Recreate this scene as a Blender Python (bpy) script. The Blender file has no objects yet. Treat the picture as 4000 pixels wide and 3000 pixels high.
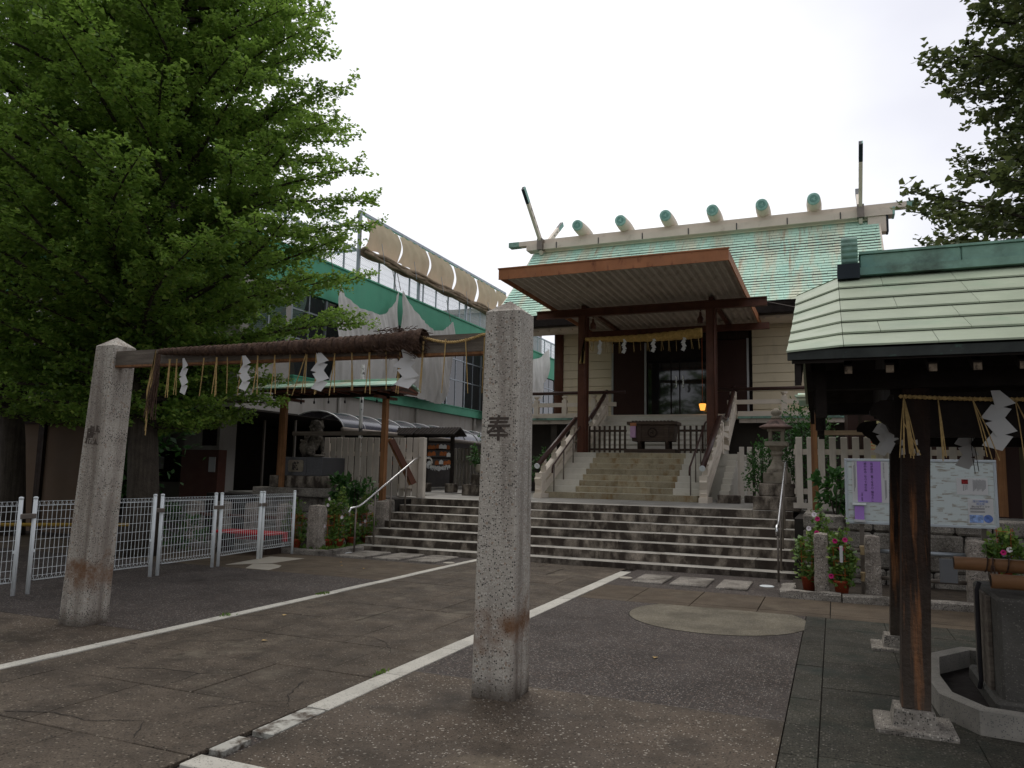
import bpy, math, random
import numpy as np
from mathutils import Vector, Matrix
from math import sin, cos, pi, radians
random.seed(7); rng = np.random.default_rng(7)
S = bpy.context.scene
COL = S.collection
# ---------------------------------------------------------------- camera
cam_d = bpy.data.cameras.new('camera'); cam = bpy.data.objects.new('camera', cam_d); COL.objects.link(cam)
R3 = ((0.92224365, 0.02644116, 0.38570393), (0.38609217, -0.11456832, -0.91531794), (0.01998738, 0.99306342, -0.11586863))
cam.matrix_world = Matrix.Translation((0, 0, 1.6)) @ Matrix(R3).to_4x4()
cam_d.sensor_width = 36; cam_d.lens = 26.82; cam_d.clip_start = .05; cam_d.clip_end = 3000
S.camera = cam
# ---------------------------------------------------------------- world: overcast
W = bpy.data.worlds.new('World'); S.world = W; W.use_nodes = True
nt = W.node_tree; nt.nodes.clear()
def N(t, **k):
    n = nt.nodes.new(t)
    for a, b in k.items(): setattr(n, a, b)
    return n
SUN_EL, SUN_AZ = radians(66), radians(-35)
sky = N('ShaderNodeTexSky', sky_type='NISHITA'); sky.sun_disc = False; sky.sun_elevation = SUN_EL; sky.sun_rotation = SUN_AZ
sky.air_density = 1; sky.dust_density = 3
tc = N('ShaderNodeTexCoord')
mp = N('ShaderNodeMapping'); mp.inputs['Scale'].default_value = (1, 1, 1.8)
nz = N('ShaderNodeTexNoise'); nz.inputs['Scale'].default_value = 1.7; nz.inputs['Detail'].default_value = 5; nz.inputs['Roughness'].default_value = .45
nt.links.new(tc.outputs['Generated'], mp.inputs[0]); nt.links.new(mp.outputs[0], nz.inputs['Vector'])
# direction towards the hidden sun, where the cloud sheet is thinnest
sd = N('ShaderNodeVectorMath', operation='DOT_PRODUCT'); sd.inputs[1].default_value = (-.40, .72, .56)
nt.links.new(tc.outputs['Generated'], sd.inputs[0])
ma = N('ShaderNodeMath', operation='MULTIPLY_ADD'); ma.inputs[1].default_value = .5; nt.links.new(nz.outputs['Fac'], ma.inputs[0])
mb_ = N('ShaderNodeMath', operation='MULTIPLY'); mb_.inputs[1].default_value = .62; nt.links.new(sd.outputs['Value'], mb_.inputs[0]); nt.links.new(mb_.outputs[0], ma.inputs[2])
cr = N('ShaderNodeValToRGB'); cr.color_ramp.elements[0].position = .40; cr.color_ramp.elements[0].color = (.74, .74, .79, 1)
cr.color_ramp.elements[1].position = .93; cr.color_ramp.elements[1].color = (1.12, 1.12, 1.12, 1)
e_ = cr.color_ramp.elements.new(.77); e_.color = (.77, .77, .835, 1)
nt.links.new(ma.outputs[0], cr.inputs[0])
b1 = N('ShaderNodeBackground'); b1.inputs[1].default_value = .015; nt.links.new(sky.outputs[0], b1.inputs[0])
b2 = N('ShaderNodeBackground'); b2.inputs[1].default_value = .86; nt.links.new(cr.outputs[0], b2.inputs[0])
ad = N('ShaderNodeAddShader'); nt.links.new(b1.outputs[0], ad.inputs[0]); nt.links.new(b2.outputs[0], ad.inputs[1])
wo = N('ShaderNodeOutputWorld'); nt.links.new(ad.outputs[0], wo.inputs[0])
sun_d = bpy.data.lights.new('sun', 'SUN'); sun_d.energy = 1.1; sun_d.angle = radians(35); sun_d.color = (1, .96, .9)
sun = bpy.data.objects.new('sun', sun_d); COL.objects.link(sun)
sun.rotation_euler = Vector((cos(SUN_EL) * sin(SUN_AZ), cos(SUN_EL) * cos(SUN_AZ), sin(SUN_EL))).to_track_quat('Z', 'Y').to_euler()
S.view_settings.view_transform = 'Standard'; S.view_settings.look = 'None'; S.view_settings.gamma = 1
S.view_settings.exposure = .25; S.view_settings.use_curve_mapping = False
S.render.engine = 'CYCLES'
try:
    S.cycles.use_denoising = True; S.cycles.max_bounces = 6; S.cycles.transparent_max_bounces = 12
except Exception: pass
# ---------------------------------------------------------------- materials
MATS = {}
def mat(name, col, rough=.75, var=.12, scale=2.5, bump=0., bscale=60., metal=0., rnd=0., stain=None, speck=None, streak=None, spec=.2, band=None, top_shade=None, wave=None, low=None, translucent=None, fine=None):
    """col: base; var: brightness variation by noise; stain=(color,scale,lo,hi); speck=(color,scale,thr); streak=(color,sx,sz,lo,hi) vertical streaks; low=(color,z0,z1,strength) grime near object's bottom; rnd: per object brightness"""
    m = bpy.data.materials.new(name); m.use_nodes = True; t = m.node_tree; nd = t.nodes; L = t.links
    bs = nd['Principled BSDF']; bs.inputs['Roughness'].default_value = rough; bs.inputs['Metallic'].default_value = metal
    bs.inputs['Specular IOR Level'].default_value = spec
    g = nd.new('ShaderNodeNewGeometry'); pos = g.outputs['Position']
    def noise(sc, det=4, vec=None, ro=.6):
        n = nd.new('ShaderNodeTexNoise'); n.inputs['Scale'].default_value = sc; n.inputs['Detail'].default_value = det; n.inputs['Roughness'].default_value = ro
        L.new(vec or pos, n.inputs['Vector']); return n
    def mp(out, a, b, c, d):
        n = nd.new('ShaderNodeMapRange'); n.inputs[1].default_value = a; n.inputs[2].default_value = b; n.inputs[3].default_value = c; n.inputs[4].default_value = d; L.new(out, n.inputs[0]); return n.outputs[0]
    def mix(fac, a, b, mode='MIX'):
        n = nd.new('ShaderNodeMix'); n.data_type = 'RGBA'; n.blend_type = mode
        if isinstance(fac, float): n.inputs[0].default_value = fac
        else: L.new(fac, n.inputs[0])
        for i, v in ((6, a), (7, b)):
            if isinstance(v, tuple): n.inputs[i].default_value = (*v, 1)
            else: L.new(v, n.inputs[i])
        return n.outputs[2]
    def scalev(v, s):
        n = nd.new('ShaderNodeMapping'); n.inputs['Scale'].default_value = s; L.new(v, n.inputs[0]); return n.outputs[0]
    c = col
    if var:
        n1 = noise(scale, 6); f = mp(n1.outputs['Fac'], .3, .7, 1 - var, 1 + var)
        cc = nd.new('ShaderNodeCombineColor'); [L.new(f, cc.inputs[i]) for i in range(3)]
        c = mix(1., c, cc.outputs[0], 'MULTIPLY')
    if fine:
        n1 = noise(fine[0], 2, None, .8); f = mp(n1.outputs['Fac'], .3, .7, 1 - fine[1], 1 + fine[1])
        cc = nd.new('ShaderNodeCombineColor'); [L.new(f, cc.inputs[i]) for i in range(3)]
        c = mix(1., c, cc.outputs[0], 'MULTIPLY')
    if speck:
        for sp in (speck if isinstance(speck, list) else [speck]):
            v = nd.new('ShaderNodeTexVoronoi'); v.inputs['Scale'].default_value = sp[1]; L.new(pos, v.inputs['Vector'])
            sx = nd.new('ShaderNodeSeparateColor'); L.new(v.outputs['Color'], sx.inputs[0])
            f1 = mp(sx.outputs[0], 1 - sp[2], 1 - sp[2] + .02, 0, 1)
            f2 = mp(v.outputs['Distance'], .32, .5, 1, 0)
            mm = nd.new('ShaderNodeMath'); mm.operation = 'MULTIPLY'; L.new(f1, mm.inputs[0]); L.new(f2, mm.inputs[1])
            c = mix(mm.outputs[0], c, sp[0])
    if stain:
        for st in (stain if isinstance(stain, list) else [stain]):
            n2 = noise(st[1], 7, None, .65); c = mix(mp(n2.outputs['Fac'], st[2], st[3], 0, 1), c, st[0])
    if streak:
        for st in (streak if isinstance(streak, list) else [streak]):
            n3 = noise(1, 5, scalev(pos, (st[1], st[2], st[2]) if name.startswith('verdigris') else (st[1], st[1], st[2]))); c = mix(mp(n3.outputs['Fac'], st[3], st[4], 0, st[5] if len(st) > 5 else 1), c, st[0])
    if wave:  # wood grain: (color, direction 'X','Y','Z', scale, strength)
        s = {'X': (.6, wave[2], wave[2]), 'Y': (wave[2], .6, wave[2]), 'Z': (wave[2], wave[2], .6)}[wave[1]]
        n4 = noise(1, 6, scalev(pos, s), .7); c = mix(mp(n4.outputs['Fac'], .38, .66, 0, wave[3]), c, wave[0])
    if low:
        sp_ = nd.new('ShaderNodeSeparateXYZ'); L.new(pos, sp_.inputs[0])
        n5 = noise(7, 5); a_ = nd.new('ShaderNodeMath'); a_.operation = 'MULTIPLY_ADD'; L.new(n5.outputs['Fac'], a_.inputs[0]); a_.inputs[1].default_value = (low[2] - low[1]) * 1.2; L.new(sp_.outputs[2], a_.inputs[2])
        hi = low[2] + (low[2] - low[1]) * .6
        c = mix(mp(a_.outputs[0], low[1], hi, low[3], 0), c, low[0])
    if top_shade:
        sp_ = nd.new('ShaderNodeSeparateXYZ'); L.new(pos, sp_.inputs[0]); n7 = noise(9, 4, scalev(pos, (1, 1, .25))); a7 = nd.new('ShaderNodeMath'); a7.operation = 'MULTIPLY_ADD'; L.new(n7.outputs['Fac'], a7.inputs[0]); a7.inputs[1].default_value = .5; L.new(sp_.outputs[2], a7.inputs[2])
        c = mix(mp(a7.outputs[0], top_shade[1], top_shade[2], 0, .95), c, top_shade[0])
    if band:  # (color, z centre, half height, noise scale)
        sp_ = nd.new('ShaderNodeSeparateXYZ'); L.new(pos, sp_.inputs[0]); q = nd.new('ShaderNodeMath'); q.operation = 'SUBTRACT'; L.new(sp_.outputs[2], q.inputs[0]); q.inputs[1].default_value = band[1]
        q2 = nd.new('ShaderNodeMath'); q2.operation = 'ABSOLUTE'; L.new(q.outputs[0], q2.inputs[0]); f_ = mp(q2.outputs[0], 0, band[2], .34, 0)
        n6 = noise(band[3], 6, None, .7); q3 = nd.new('ShaderNodeMath'); q3.operation = 'ADD'; L.new(f_, q3.inputs[0]); L.new(n6.outputs['Fac'], q3.inputs[1]); c = mix(mp(q3.outputs[0], .64, .94, 0, .9), c, band[0])
    if rnd:
        oi = nd.new('ShaderNodeObjectInfo'); f = mp(oi.outputs['Random'], 0, 1, 1 - rnd, 1 + rnd)
        cc = nd.new('ShaderNodeCombineColor'); [L.new(f, cc.inputs[i]) for i in range(3)]
        c = mix(1., c, cc.outputs[0], 'MULTIPLY')
    if isinstance(c, tuple): bs.inputs['Base Color'].default_value = (*c, 1)
    else: L.new(c, bs.inputs['Base Color'])
    if bump:
        nb = noise(bscale, 5); b = nd.new('ShaderNodeBump'); b.inputs['Strength'].default_value = min(1, bump); b.inputs['Distance'].default_value = .02 if bscale < 80 else .006
        L.new(nb.outputs['Fac'], b.inputs['Height']); L.new(b.outputs[0], bs.inputs['Normal'])
    if rough > .4 and var:
        nr = noise(scale * 1.7, 4); L.new(mp(nr.outputs['Fac'], .3, .7, max(.05, rough - .12), min(1, rough + .12)), bs.inputs['Roughness'])
    if translucent:
        tr = nd.new('ShaderNodeBsdfTranslucent'); tr.inputs[0].default_value = (*translucent[0], 1)
        mx = nd.new('ShaderNodeMixShader'); mx.inputs[0].default_value = translucent[1]
        L.new(bs.outputs[0], mx.inputs[1]); L.new(tr.outputs[0], mx.inputs[2]); L.new(mx.outputs[0], nd['Material Output'].inputs[0])
    MATS[name] = m; return m
def leafmat(name, c1, c2, c3, tcol, tf=.3):
    m = bpy.data.materials.new(name); m.use_nodes = True; t = m.node_tree; nd = t.nodes; L = t.links
    bs = nd['Principled BSDF']; bs.inputs['Roughness'].default_value = .5; bs.inputs['Specular IOR Level'].default_value = .25
    g = nd.new('ShaderNodeNewGeometry'); r = nd.new('ShaderNodeValToRGB'); L.new(g.outputs['Random Per Island'], r.inputs[0])
    r.color_ramp.elements[0].color = (*c1, 1); r.color_ramp.elements[1].color = (*c3, 1); e = r.color_ramp.elements.new(.55); e.color = (*c2, 1)
    n = nd.new('ShaderNodeTexNoise'); n.inputs['Scale'].default_value = .9; n.inputs['Detail'].default_value = 3; L.new(g.outputs['Position'], n.inputs['Vector'])
    mr = nd.new('ShaderNodeMapRange'); mr.inputs[1].default_value = .3; mr.inputs[2].default_value = .7; mr.inputs[3].default_value = .6; mr.inputs[4].default_value = 1.35; L.new(n.outputs['Fac'], mr.inputs[0])
    cc = nd.new('ShaderNodeCombineColor'); [L.new(mr.outputs[0], cc.inputs[i]) for i in range(3)]
    mx = nd.new('ShaderNodeMix'); mx.data_type = 'RGBA'; mx.blend_type = 'MULTIPLY'; mx.inputs[0].default_value = 1; L.new(r.outputs[0], mx.inputs[6]); L.new(cc.outputs[0], mx.inputs[7])
    L.new(mx.outputs[2], bs.inputs['Base Color'])
    tr = nd.new('ShaderNodeBsdfTranslucent'); tr.inputs[0].default_value = (*tcol, 1)
    ms = nd.new('ShaderNodeMixShader'); ms.inputs[0].default_value = tf; L.new(bs.outputs[0], ms.inputs[1]); L.new(tr.outputs[0], ms.inputs[2]); L.new(ms.outputs[0], nd['Material Output'].inputs[0])
    return m
# ---------------------------------------------------------------- mesh builder
class MB:
    def __init__(s): s.v = []; s.f = []
    def add(s, vs, fs):
        o = len(s.v); s.v += [tuple(p) for p in vs]; s.f += [tuple(i + o for i in f) for f in fs]; return s
    def box(s, x0, x1, y0, y1, z0, z1, b=0, top=None):
        if x0 > x1: x0, x1 = x1, x0
        if y0 > y1: y0, y1 = y1, y0
        if z0 > z1: z0, z1 = z1, z0
        if not b:
            t = top or 0
            return s.add([(x0, y0, z0), (x1, y0, z0), (x1, y1, z0), (x0, y1, z0), (x0 + t, y0 + t, z1), (x1 - t, y0 + t, z1), (x1 - t, y1 - t, z1), (x0 + t, y1 - t, z1)],
                         [(0, 3, 2, 1), (4, 5, 6, 7), (0, 1, 5, 4), (1, 2, 6, 5), (2, 3, 7, 6), (3, 0, 4, 7)])
        V = []; idx = {}
        for ix, x in ((0, x0), (1, x1)):
            for iy, y in ((0, y0), (1, y1)):
                for iz, z in ((0, z0), (1, z1)):
                    sx, sy, sz = (b, -b)[ix], (b, -b)[iy], (b, -b)[iz]
                    for a, p in (('x', (x, y + sy, z + sz)), ('y', (x + sx, y, z + sz)), ('z', (x + sx, y + sy, z))):
                        idx[(ix, iy, iz, a)] = len(V); V.append(p)
        F = []
        def q(a, ks, flip):
            l = [idx[(*k, a)] for k in ks]; F.append(tuple(l[::-1] if flip else l))
        for i in (0, 1):
            q('x', [(i, 0, 0), (i, 1, 0), (i, 1, 1), (i, 0, 1)], i == 0)
            q('y', [(0, i, 0), (1, i, 0), (1, i, 1), (0, i, 1)], i == 1)
            q('z', [(0, 0, i), (1, 0, i), (1, 1, i), (0, 1, i)], i == 0)
        for i in (0, 1):
            for j in (0, 1):
                F.append((idx[(i, j, 0, 'x')], idx[(i, j, 1, 'x')], idx[(i, j, 1, 'y')], idx[(i, j, 0, 'y')]))
                F.append((idx[(i, 0, j, 'x')], idx[(i, 1, j, 'x')], idx[(i, 1, j, 'z')], idx[(i, 0, j, 'z')]))
                F.append((idx[(0, i, j, 'y')], idx[(1, i, j, 'y')], idx[(1, i, j, 'z')], idx[(0, i, j, 'z')]))
                for k in (0, 1): F.append((idx[(i, j, k, 'x')], idx[(i, j, k, 'y')], idx[(i, j, k, 'z')]))
        s.add(V, F); s.fix = True; return s
    def tube(s, pts, r, n=8, cap=True, flat=1.):
        pts = [Vector(p) for p in pts]; k = len(pts); rs = r if isinstance(r, (list, tuple)) else [r] * k
        V = []; up = None
        for i, p in enumerate(pts):
            d = (pts[min(i + 1, k - 1)] - pts[max(i - 1, 0)]).normalized()
            if up is None:
                up = Vector((0, 0, 1)) if abs(d.z) < .9 else Vector((1, 0, 0))
            a = d.cross(up)
            if a.length < 1e-4: a = d.cross(Vector((0, 1, 0)))
            a.normalize(); b = a.cross(d).normalized(); up = b
            for j in range(n):
                t = 2 * pi * (j + .5) / n; V.append(p + a * cos(t) * rs[i] + b * sin(t) * rs[i] * flat)
        F = [(i * n + j, i * n + (j + 1) % n, (i + 1) * n + (j + 1) % n, (i + 1) * n + j) for i in range(k - 1) for j in range(n)]
        if cap: F += [tuple(range(n))[::-1], tuple((k - 1) * n + j for j in range(n))]
        return s.add(V, F)
    def beam(s, p, q, w, h, up=(0, 0, 1)):
        p = Vector(p); q = Vector(q); d = (q - p).normalized(); up = Vector(up); a = d.cross(up)
        if a.length < 1e-4: a = d.cross(Vector((0, 1, 0)))
        a.normalize(); b = a.cross(d).normalized(); V = []
        for e in (p, q):
            for i, j in ((-1, -1), (1, -1), (1, 1), (-1, 1)): V.append(e + a * i * w / 2 + b * j * h / 2)
        return s.add(V, [(0, 1, 2, 3), (7, 6, 5, 4), (0, 4, 5, 1), (1, 5, 6, 2), (2, 6, 7, 3), (3, 7, 4, 0)])
    def lathe(s, prof, c=(0, 0, 0), n=16, sx=1, sy=1, rot=0):
        V = []; k = len(prof)
        for r, z in prof:
            for j in range(n):
                t = 2 * pi * j / n + rot; V.append((c[0] + r * cos(t) * sx, c[1] + r * sin(t) * sy, c[2] + z))
        F = [(i * n + j, i * n + (j + 1) % n, (i + 1) * n + (j + 1) % n, (i + 1) * n + j) for i in range(k - 1) for j in range(n)]
        F += [tuple(range(n))[::-1], tuple((k - 1) * n + j for j in range(n))]
        return s.add(V, F)
    def prism(s, poly, axis, a, b):
        """poly in the two other axes (in xyz order), extruded along axis from a to b"""
        def P(u, w, t): return {'x': (t, u, w), 'y': (u, t, w), 'z': (u, w, t)}[axis]
        n = len(poly); V = [P(u, w, a) for u, w in poly] + [P(u, w, b) for u, w in poly]
        s.fix = True
        return s.add(V, [tuple(range(n))[::-1], tuple(range(n, 2 * n))] + [(i, (i + 1) % n, n + (i + 1) % n, n + i) for i in range(n)])
    def grid(s, fn, nu, nv, thick=0):
        V = [fn(u / nu, v / nv) for v in range(nv + 1) for u in range(nu + 1)]
        F = [(v * (nu + 1) + u, v * (nu + 1) + u + 1, (v + 1) * (nu + 1) + u + 1, (v + 1) * (nu + 1) + u) for v in range(nv) for u in range(nu)]
        return s.add(V, F)
    def jitter(s, a):
        s.v = [(x + random.uniform(-a, a), y + random.uniform(-a, a), z + random.uniform(-a, a)) for x, y, z in s.v]; return s
    def mesh(s, name, m, o=(0, 0, 0), smooth=False):
        me = bpy.data.meshes.new(name)
        me.from_pydata([(x - o[0], y - o[1], z - o[2]) for x, y, z in s.v], [], s.f)
        if getattr(s, 'fix', False):
            import bmesh
            bm = bmesh.new(); bm.from_mesh(me); bmesh.ops.recalc_face_normals(bm, faces=bm.faces); bm.to_mesh(me); bm.free()
        if smooth: me.shade_smooth()
        if m: me.materials.append(m)
        me.update(); return me
ORG = {}
def thing(name, label, cat, loc=(0, 0, 0), group=None):
    o = bpy.data.objects.new(name, None); COL.objects.link(o); o.location = loc; o.empty_display_size = .2
    o['label'] = label; o['category'] = cat
    if group: o['group'] = group
    ORG[o.name] = tuple(loc); return o
def part(name, mb, m, parent=None, smooth=False, label=None, kind=None):
    o_ = ORG[parent.name] if parent else (0, 0, 0)
    me = mb.mesh(name, m, o_, smooth) if isinstance(mb, MB) else mb
    o = bpy.data.objects.new(name, me); COL.objects.link(o)
    if parent: o.parent = parent
    ORG[o.name] = o_
    if label: o['label'] = label
    if kind: o['kind'] = kind
    return o
def piece(name, me, parent, world, rotz=0):
    """a copy of a small shared mesh at a world place, child of parent (whose origin is known)"""
    o = bpy.data.objects.new(name, me); COL.objects.link(o)
    b = ORG[parent.name] if parent else (0, 0, 0)
    if parent: o.parent = parent
    o.location = (world[0] - b[0], world[1] - b[1], world[2] - b[2]); o.rotation_euler = (0, 0, rotz); ORG[o.name] = tuple(world); return o
def single(name, mb, m, label, cat, group=None, smooth=False, loc=None):
    loc = loc or (0, 0, 0)
    me = mb.mesh(name, m, loc, smooth); o = bpy.data.objects.new(name, me); COL.objects.link(o); o.location = loc; ORG[o.name] = tuple(loc)
    o['label'] = label; o['category'] = cat
    if group: o['group'] = group
    return o
def setting(name, mb, m, parent=None, smooth=False):
    o = part(name, mb, m, parent, smooth)
    if not parent: o['kind'] = 'structure'
    return o
def copy_tree(o, parent=None):
    c = o.copy(); COL.objects.link(c); c.parent = parent
    for ch in list(o.children): copy_tree(ch, c)
    return c
def textmb(txt, size, center, right, up, ext=.001, vertical=False, ls=1.0, bold=0.):
    """lettering as flat mesh: center point, right and up unit vectors"""
    cu = bpy.data.curves.new('t', 'FONT'); cu.body = '\n'.join(txt) if vertical else txt
    cu.size = size; cu.align_x = 'CENTER'; cu.align_y = 'CENTER'; cu.extrude = ext; cu.space_line = ls; cu.resolution_u = 3; cu.offset = bold
    ob = bpy.data.objects.new('t', cu); COL.objects.link(ob)
    dg = bpy.context.evaluated_depsgraph_get(); ev = ob.evaluated_get(dg); me = ev.to_mesh()
    right = Vector(right); up = Vector(up); nrm = right.cross(up); c = Vector(center); mb = MB()
    vs = [v.co.copy() for v in me.vertices]
    if vs:
        cx = (min(v.x for v in vs) + max(v.x for v in vs)) / 2; cy = (min(v.y for v in vs) + max(v.y for v in vs)) / 2
        mb.add([c + right * (v.x - cx) + up * (v.y - cy) + nrm * v.z for v in vs], [tuple(p.vertices) for p in me.polygons])
    ev.to_mesh_clear(); bpy.data.objects.remove(ob); bpy.data.curves.remove(cu); return mb
def blobs(name, bl, vox, m, o=(0, 0, 0), noise=0., rot=None):
    """union of ellipsoids -> one continuous surface (voxel remesh)"""
    mb = MB()
    for b in bl:
        cx, cy, cz, rx, ry, rz = b[:6]; ang = b[6] if len(b) > 6 else 0; nn, kk = 14, 9; V = []
        for i in range(kk + 1):
            ph = pi * i / kk
            for j in range(nn):
                t = 2 * pi * j / nn; x, y, z = rx * sin(ph) * cos(t), ry * sin(ph) * sin(t), rz * cos(ph)
                x, z = x * cos(ang) + z * sin(ang), -x * sin(ang) + z * cos(ang)
                V.append((cx + x, cy + y, cz + z))
        F = [(i * nn + (j + 1) % nn, i * nn + j, (i + 1) * nn + j, (i + 1) * nn + (j + 1) % nn) for i in range(kk) for j in range(nn)]
        mb.add(V, F)
    me = mb.mesh(name, None, (0, 0, 0)); ob = bpy.data.objects.new(name, me); COL.objects.link(ob)
    md = ob.modifiers.new('r', 'REMESH'); md.mode = 'VOXEL'; md.voxel_size = vox
    dg = bpy.context.evaluated_depsgraph_get(); me2 = bpy.data.meshes.new_from_object(ob.evaluated_get(dg)); bpy.data.objects.remove(ob)
    n = len(me2.vertices); co = np.empty(n * 3, 'f'); me2.vertices.foreach_get('co', co); co = co.reshape(-1, 3)
    if noise:
        co += noise * np.stack([np.sin(co[:, 1] * 90 + 3 * np.sin(co[:, 2] * 70)), np.sin(co[:, 2] * 95 + co[:, 0] * 60), np.sin(co[:, 0] * 85 + 2 * np.sin(co[:, 1] * 50))], 1)
    if rot:
        c_, s_ = cos(rot), sin(rot); co = np.stack([co[:, 0] * c_ - co[:, 1] * s_, co[:, 0] * s_ + co[:, 1] * c_, co[:, 2]], 1)
    co += np.array(o); me2.vertices.foreach_set('co', co.astype('f').ravel()); me2.shade_smooth(); me2.materials.clear(); me2.materials.append(m); me2.update(); return me2
def tomoe(mb, c, right, up, R, depth=.004):
    right = Vector(right); up = Vector(up); nr = right.cross(up); c = Vector(c)
    for k in range(3):
        a0 = 2 * pi * k / 3; out = []; inn = []
        for i in range(17):
            t = i / 16; a = a0 + t * 2.6; r = R * (.42 + .42 * t ** .6); w = R * (.27 * (1 - t) ** .8 + .02)
            if i == 0: w = R * .16
            out.append((r + w * .8, a)); inn.append((r - w * .8, a))
        hd = [(R * .42 + R * .25 * cos(b), a0, R * .25 * sin(b)) for b in [pi * j / 6 for j in range(1, 6)]]
        pts = [(r * cos(a), r * sin(a)) for r, a in out] + [(r * cos(a), r * sin(a)) for r, a in inn[::-1]]
        hp = [(r * cos(a) + tt * sin(a), r * sin(a) - tt * cos(a)) for r, a, tt in hd][::-1]
        pts = pts + hp; n = len(pts)
        V = [c + right * x + up * y for x, y in pts] + [c + right * x + up * y + nr * depth for x, y in pts]
        m_ = len(out); F = []
        for i in range(m_ - 1): F.append((n + i, n + 2 * m_ - 1 - i - 0, n + 2 * m_ - 2 - i, n + i + 1))
        F.append(tuple([n + 0] + [n + 2 * m_ + j for j in range(5)][::-1] + [n + 2 * m_ - 1]))
        F += [(i, (i + 1) % n, n + (i + 1) % n, n + i) for i in range(n)]
        mb.add(V, F)
    mb.fix = True
    return mb
# ---------------------------------------------------------------- palette
dark_speck = (.02, .02, .02)
m_granite = mat('granite_light', (.42, .385, .33), .8, .14, 4, .5, 60, speck=[((.05, .05, .045), 72, .33), ((.60, .57, .50), 85, .26), ((.33, .26, .2), 40, .12)], streak=[((.17, .14, .115), 6, .35, .46, .66, .8), ((.12, .10, .08), 14, .5, .60, .74, .6)], low=((.05, .036, .025), .04, .16, .97), band=((.16, .075, .032), .52, .30, 5.5))
m_granite2 = mat('granite_rough', (.27, .245, .21), .9, .3, 6, 1., 30, speck=[((.05, .05, .045), 80, .36), ((.45, .42, .36), 70, .24)], stain=((.05, .042, .033), 3, .46, .68))
m_whitestone = mat('white_granite_strip', (.47, .45, .39), .7, .12, 3, .15, 90, rnd=.08, speck=[((.25, .24, .21), 90, .25)], stain=((.2, .18, .14), 5, .56, .8))
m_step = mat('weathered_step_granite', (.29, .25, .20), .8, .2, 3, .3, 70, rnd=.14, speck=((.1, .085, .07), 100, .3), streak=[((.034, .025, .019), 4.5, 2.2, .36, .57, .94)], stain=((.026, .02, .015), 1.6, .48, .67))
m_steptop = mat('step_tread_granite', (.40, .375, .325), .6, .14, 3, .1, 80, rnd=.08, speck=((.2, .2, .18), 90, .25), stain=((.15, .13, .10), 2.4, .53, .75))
m_ystep = mat('yellowed_step_granite', (.35, .30, .20), .7, .16, 3, .2, 80, rnd=.14, speck=((.2, .17, .12), 90, .3), streak=((.21, .125, .045), 5, 2.5, .50, .70, .85), stain=((.19, .15, .085), 1.8, .52, .76))
m_cstep = mat('cream_step_granite', (.56, .53, .45), .7, .1, 3, .2, 80, rnd=.06, stain=((.40, .36, .28), 3, .58, .8))
m_paver = mat('terrace_paver', (.30, .285, .255), .45, .14, 2, .1, 80, rnd=.09, speck=((.18, .17, .15), 130, .25), stain=((.13, .12, .10), 1.3, .5, .8))
m_slab = mat('path_slab_concrete', (.084, .067, .050), .72, .38, 2.2, .6, 60, rnd=.1, spec=.14, fine=(70, .42), speck=[((.21, .18, .14), 55, .10), ((.024, .02, .016), 60, .16)], stain=[((.185, .16, .12), 1.3, .57, .78), ((.036, .029, .022), 4.2, .53, .76)])
m_tiles = mat('brown_ground_concrete', (.086, .066, .046), .72, .26, 2, .4, 70, rnd=.08, spec=.14, fine=(70, .35), stain=[((.145, .12, .085), .9, .56, .8), ((.045, .034, .023), 3, .56, .78)])
m_aggr = mat('exposed_aggregate', (.062, .052, .046), .7, .25, 1.2, 1., 90, spec=.12, fine=(60, .5), speck=[((.25, .225, .20), 62, .24), ((.13, .10, .08), 50, .3), ((.014, .012, .012), 80, .25)], stain=((.032, .026, .023), .8, .5, .8))
m_pebble = mat('pebbled_concrete', (.088, .068, .050), .65, .34, 1.1, .6, 80, spec=.15, fine=(60, .35), speck=[((.36, .33, .28), 75, .10), ((.30, .27, .22), 42, .05), ((.022, .018, .013), 60, .2)], stain=[((.20, .165, .115), .9, .58, .76), ((.036, .028, .02), 1.7, .48, .7)])
m_ell = mat('round_patch_concrete', (.138, .122, .09), .72, .25, 2, .5, 80, spec=.14, fine=(60, .4), speck=[((.24, .22, .18), 70, .16)], stain=((.07, .06, .043), 1.8, .48, .74))
m_green_pave = mat('dark_green_paving', (.046, .043, .033), .7, .25, 1.6, .8, 80, rnd=.16, spec=.12, fine=(60, .5), speck=[((.13, .12, .1), 60, .16), ((.012, .012, .011), 70, .25)], stain=[((.09, .072, .047), 1.1, .60, .8), ((.02, .026, .02), 2.2, .5, .7)])
m_soil = mat('damp_soil', (.035, .027, .02), .95, .4, 6, 1., 30)
m_joint = mat('dark_joint', (.03, .026, .022), .9, .2, 6)
m_lightconc = mat('pale_concrete', (.33, .30, .245), .7, .1, 2, .2, 90, stain=((.2, .18, .14), 2, .55, .8))
m_white = mat('white_paint', (.70, .74, .74), .35, .06, 4, rnd=.03, stain=((.42, .43, .40), 5, .62, .85))
m_cream = mat('cream_paint', (.64, .565, .465), .6, .07, 2, .05, 50, stain=((.40, .34, .26), 2.2, .58, .85))
m_siding = mat('cream_siding', (.66, .575, .41), .6, .05, 1.2, rnd=.035, streak=((.42, .36, .25), 3, .8, .55, .8, .6))
m_picket = mat('pale_picket_paint', (.52, .47, .40), .55, .1, 3, rnd=.07, streak=((.22, .19, .15), 6, 1, .56, .8, .8))
m_brownmetal = mat('brown_steel', (.105, .042, .026), .45, .2, 3, rnd=.06, streak=((.045, .02, .014), 6, 1, .5, .75, .6))
m_rust = mat('rusty_fascia', (.38, .16, .075), .6, .15, 2, streak=[((.13, .04, .025), 6, 2.5, .56, .7, .9), ((.46, .24, .13), 3, 1, .6, .8, .6)])
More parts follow.
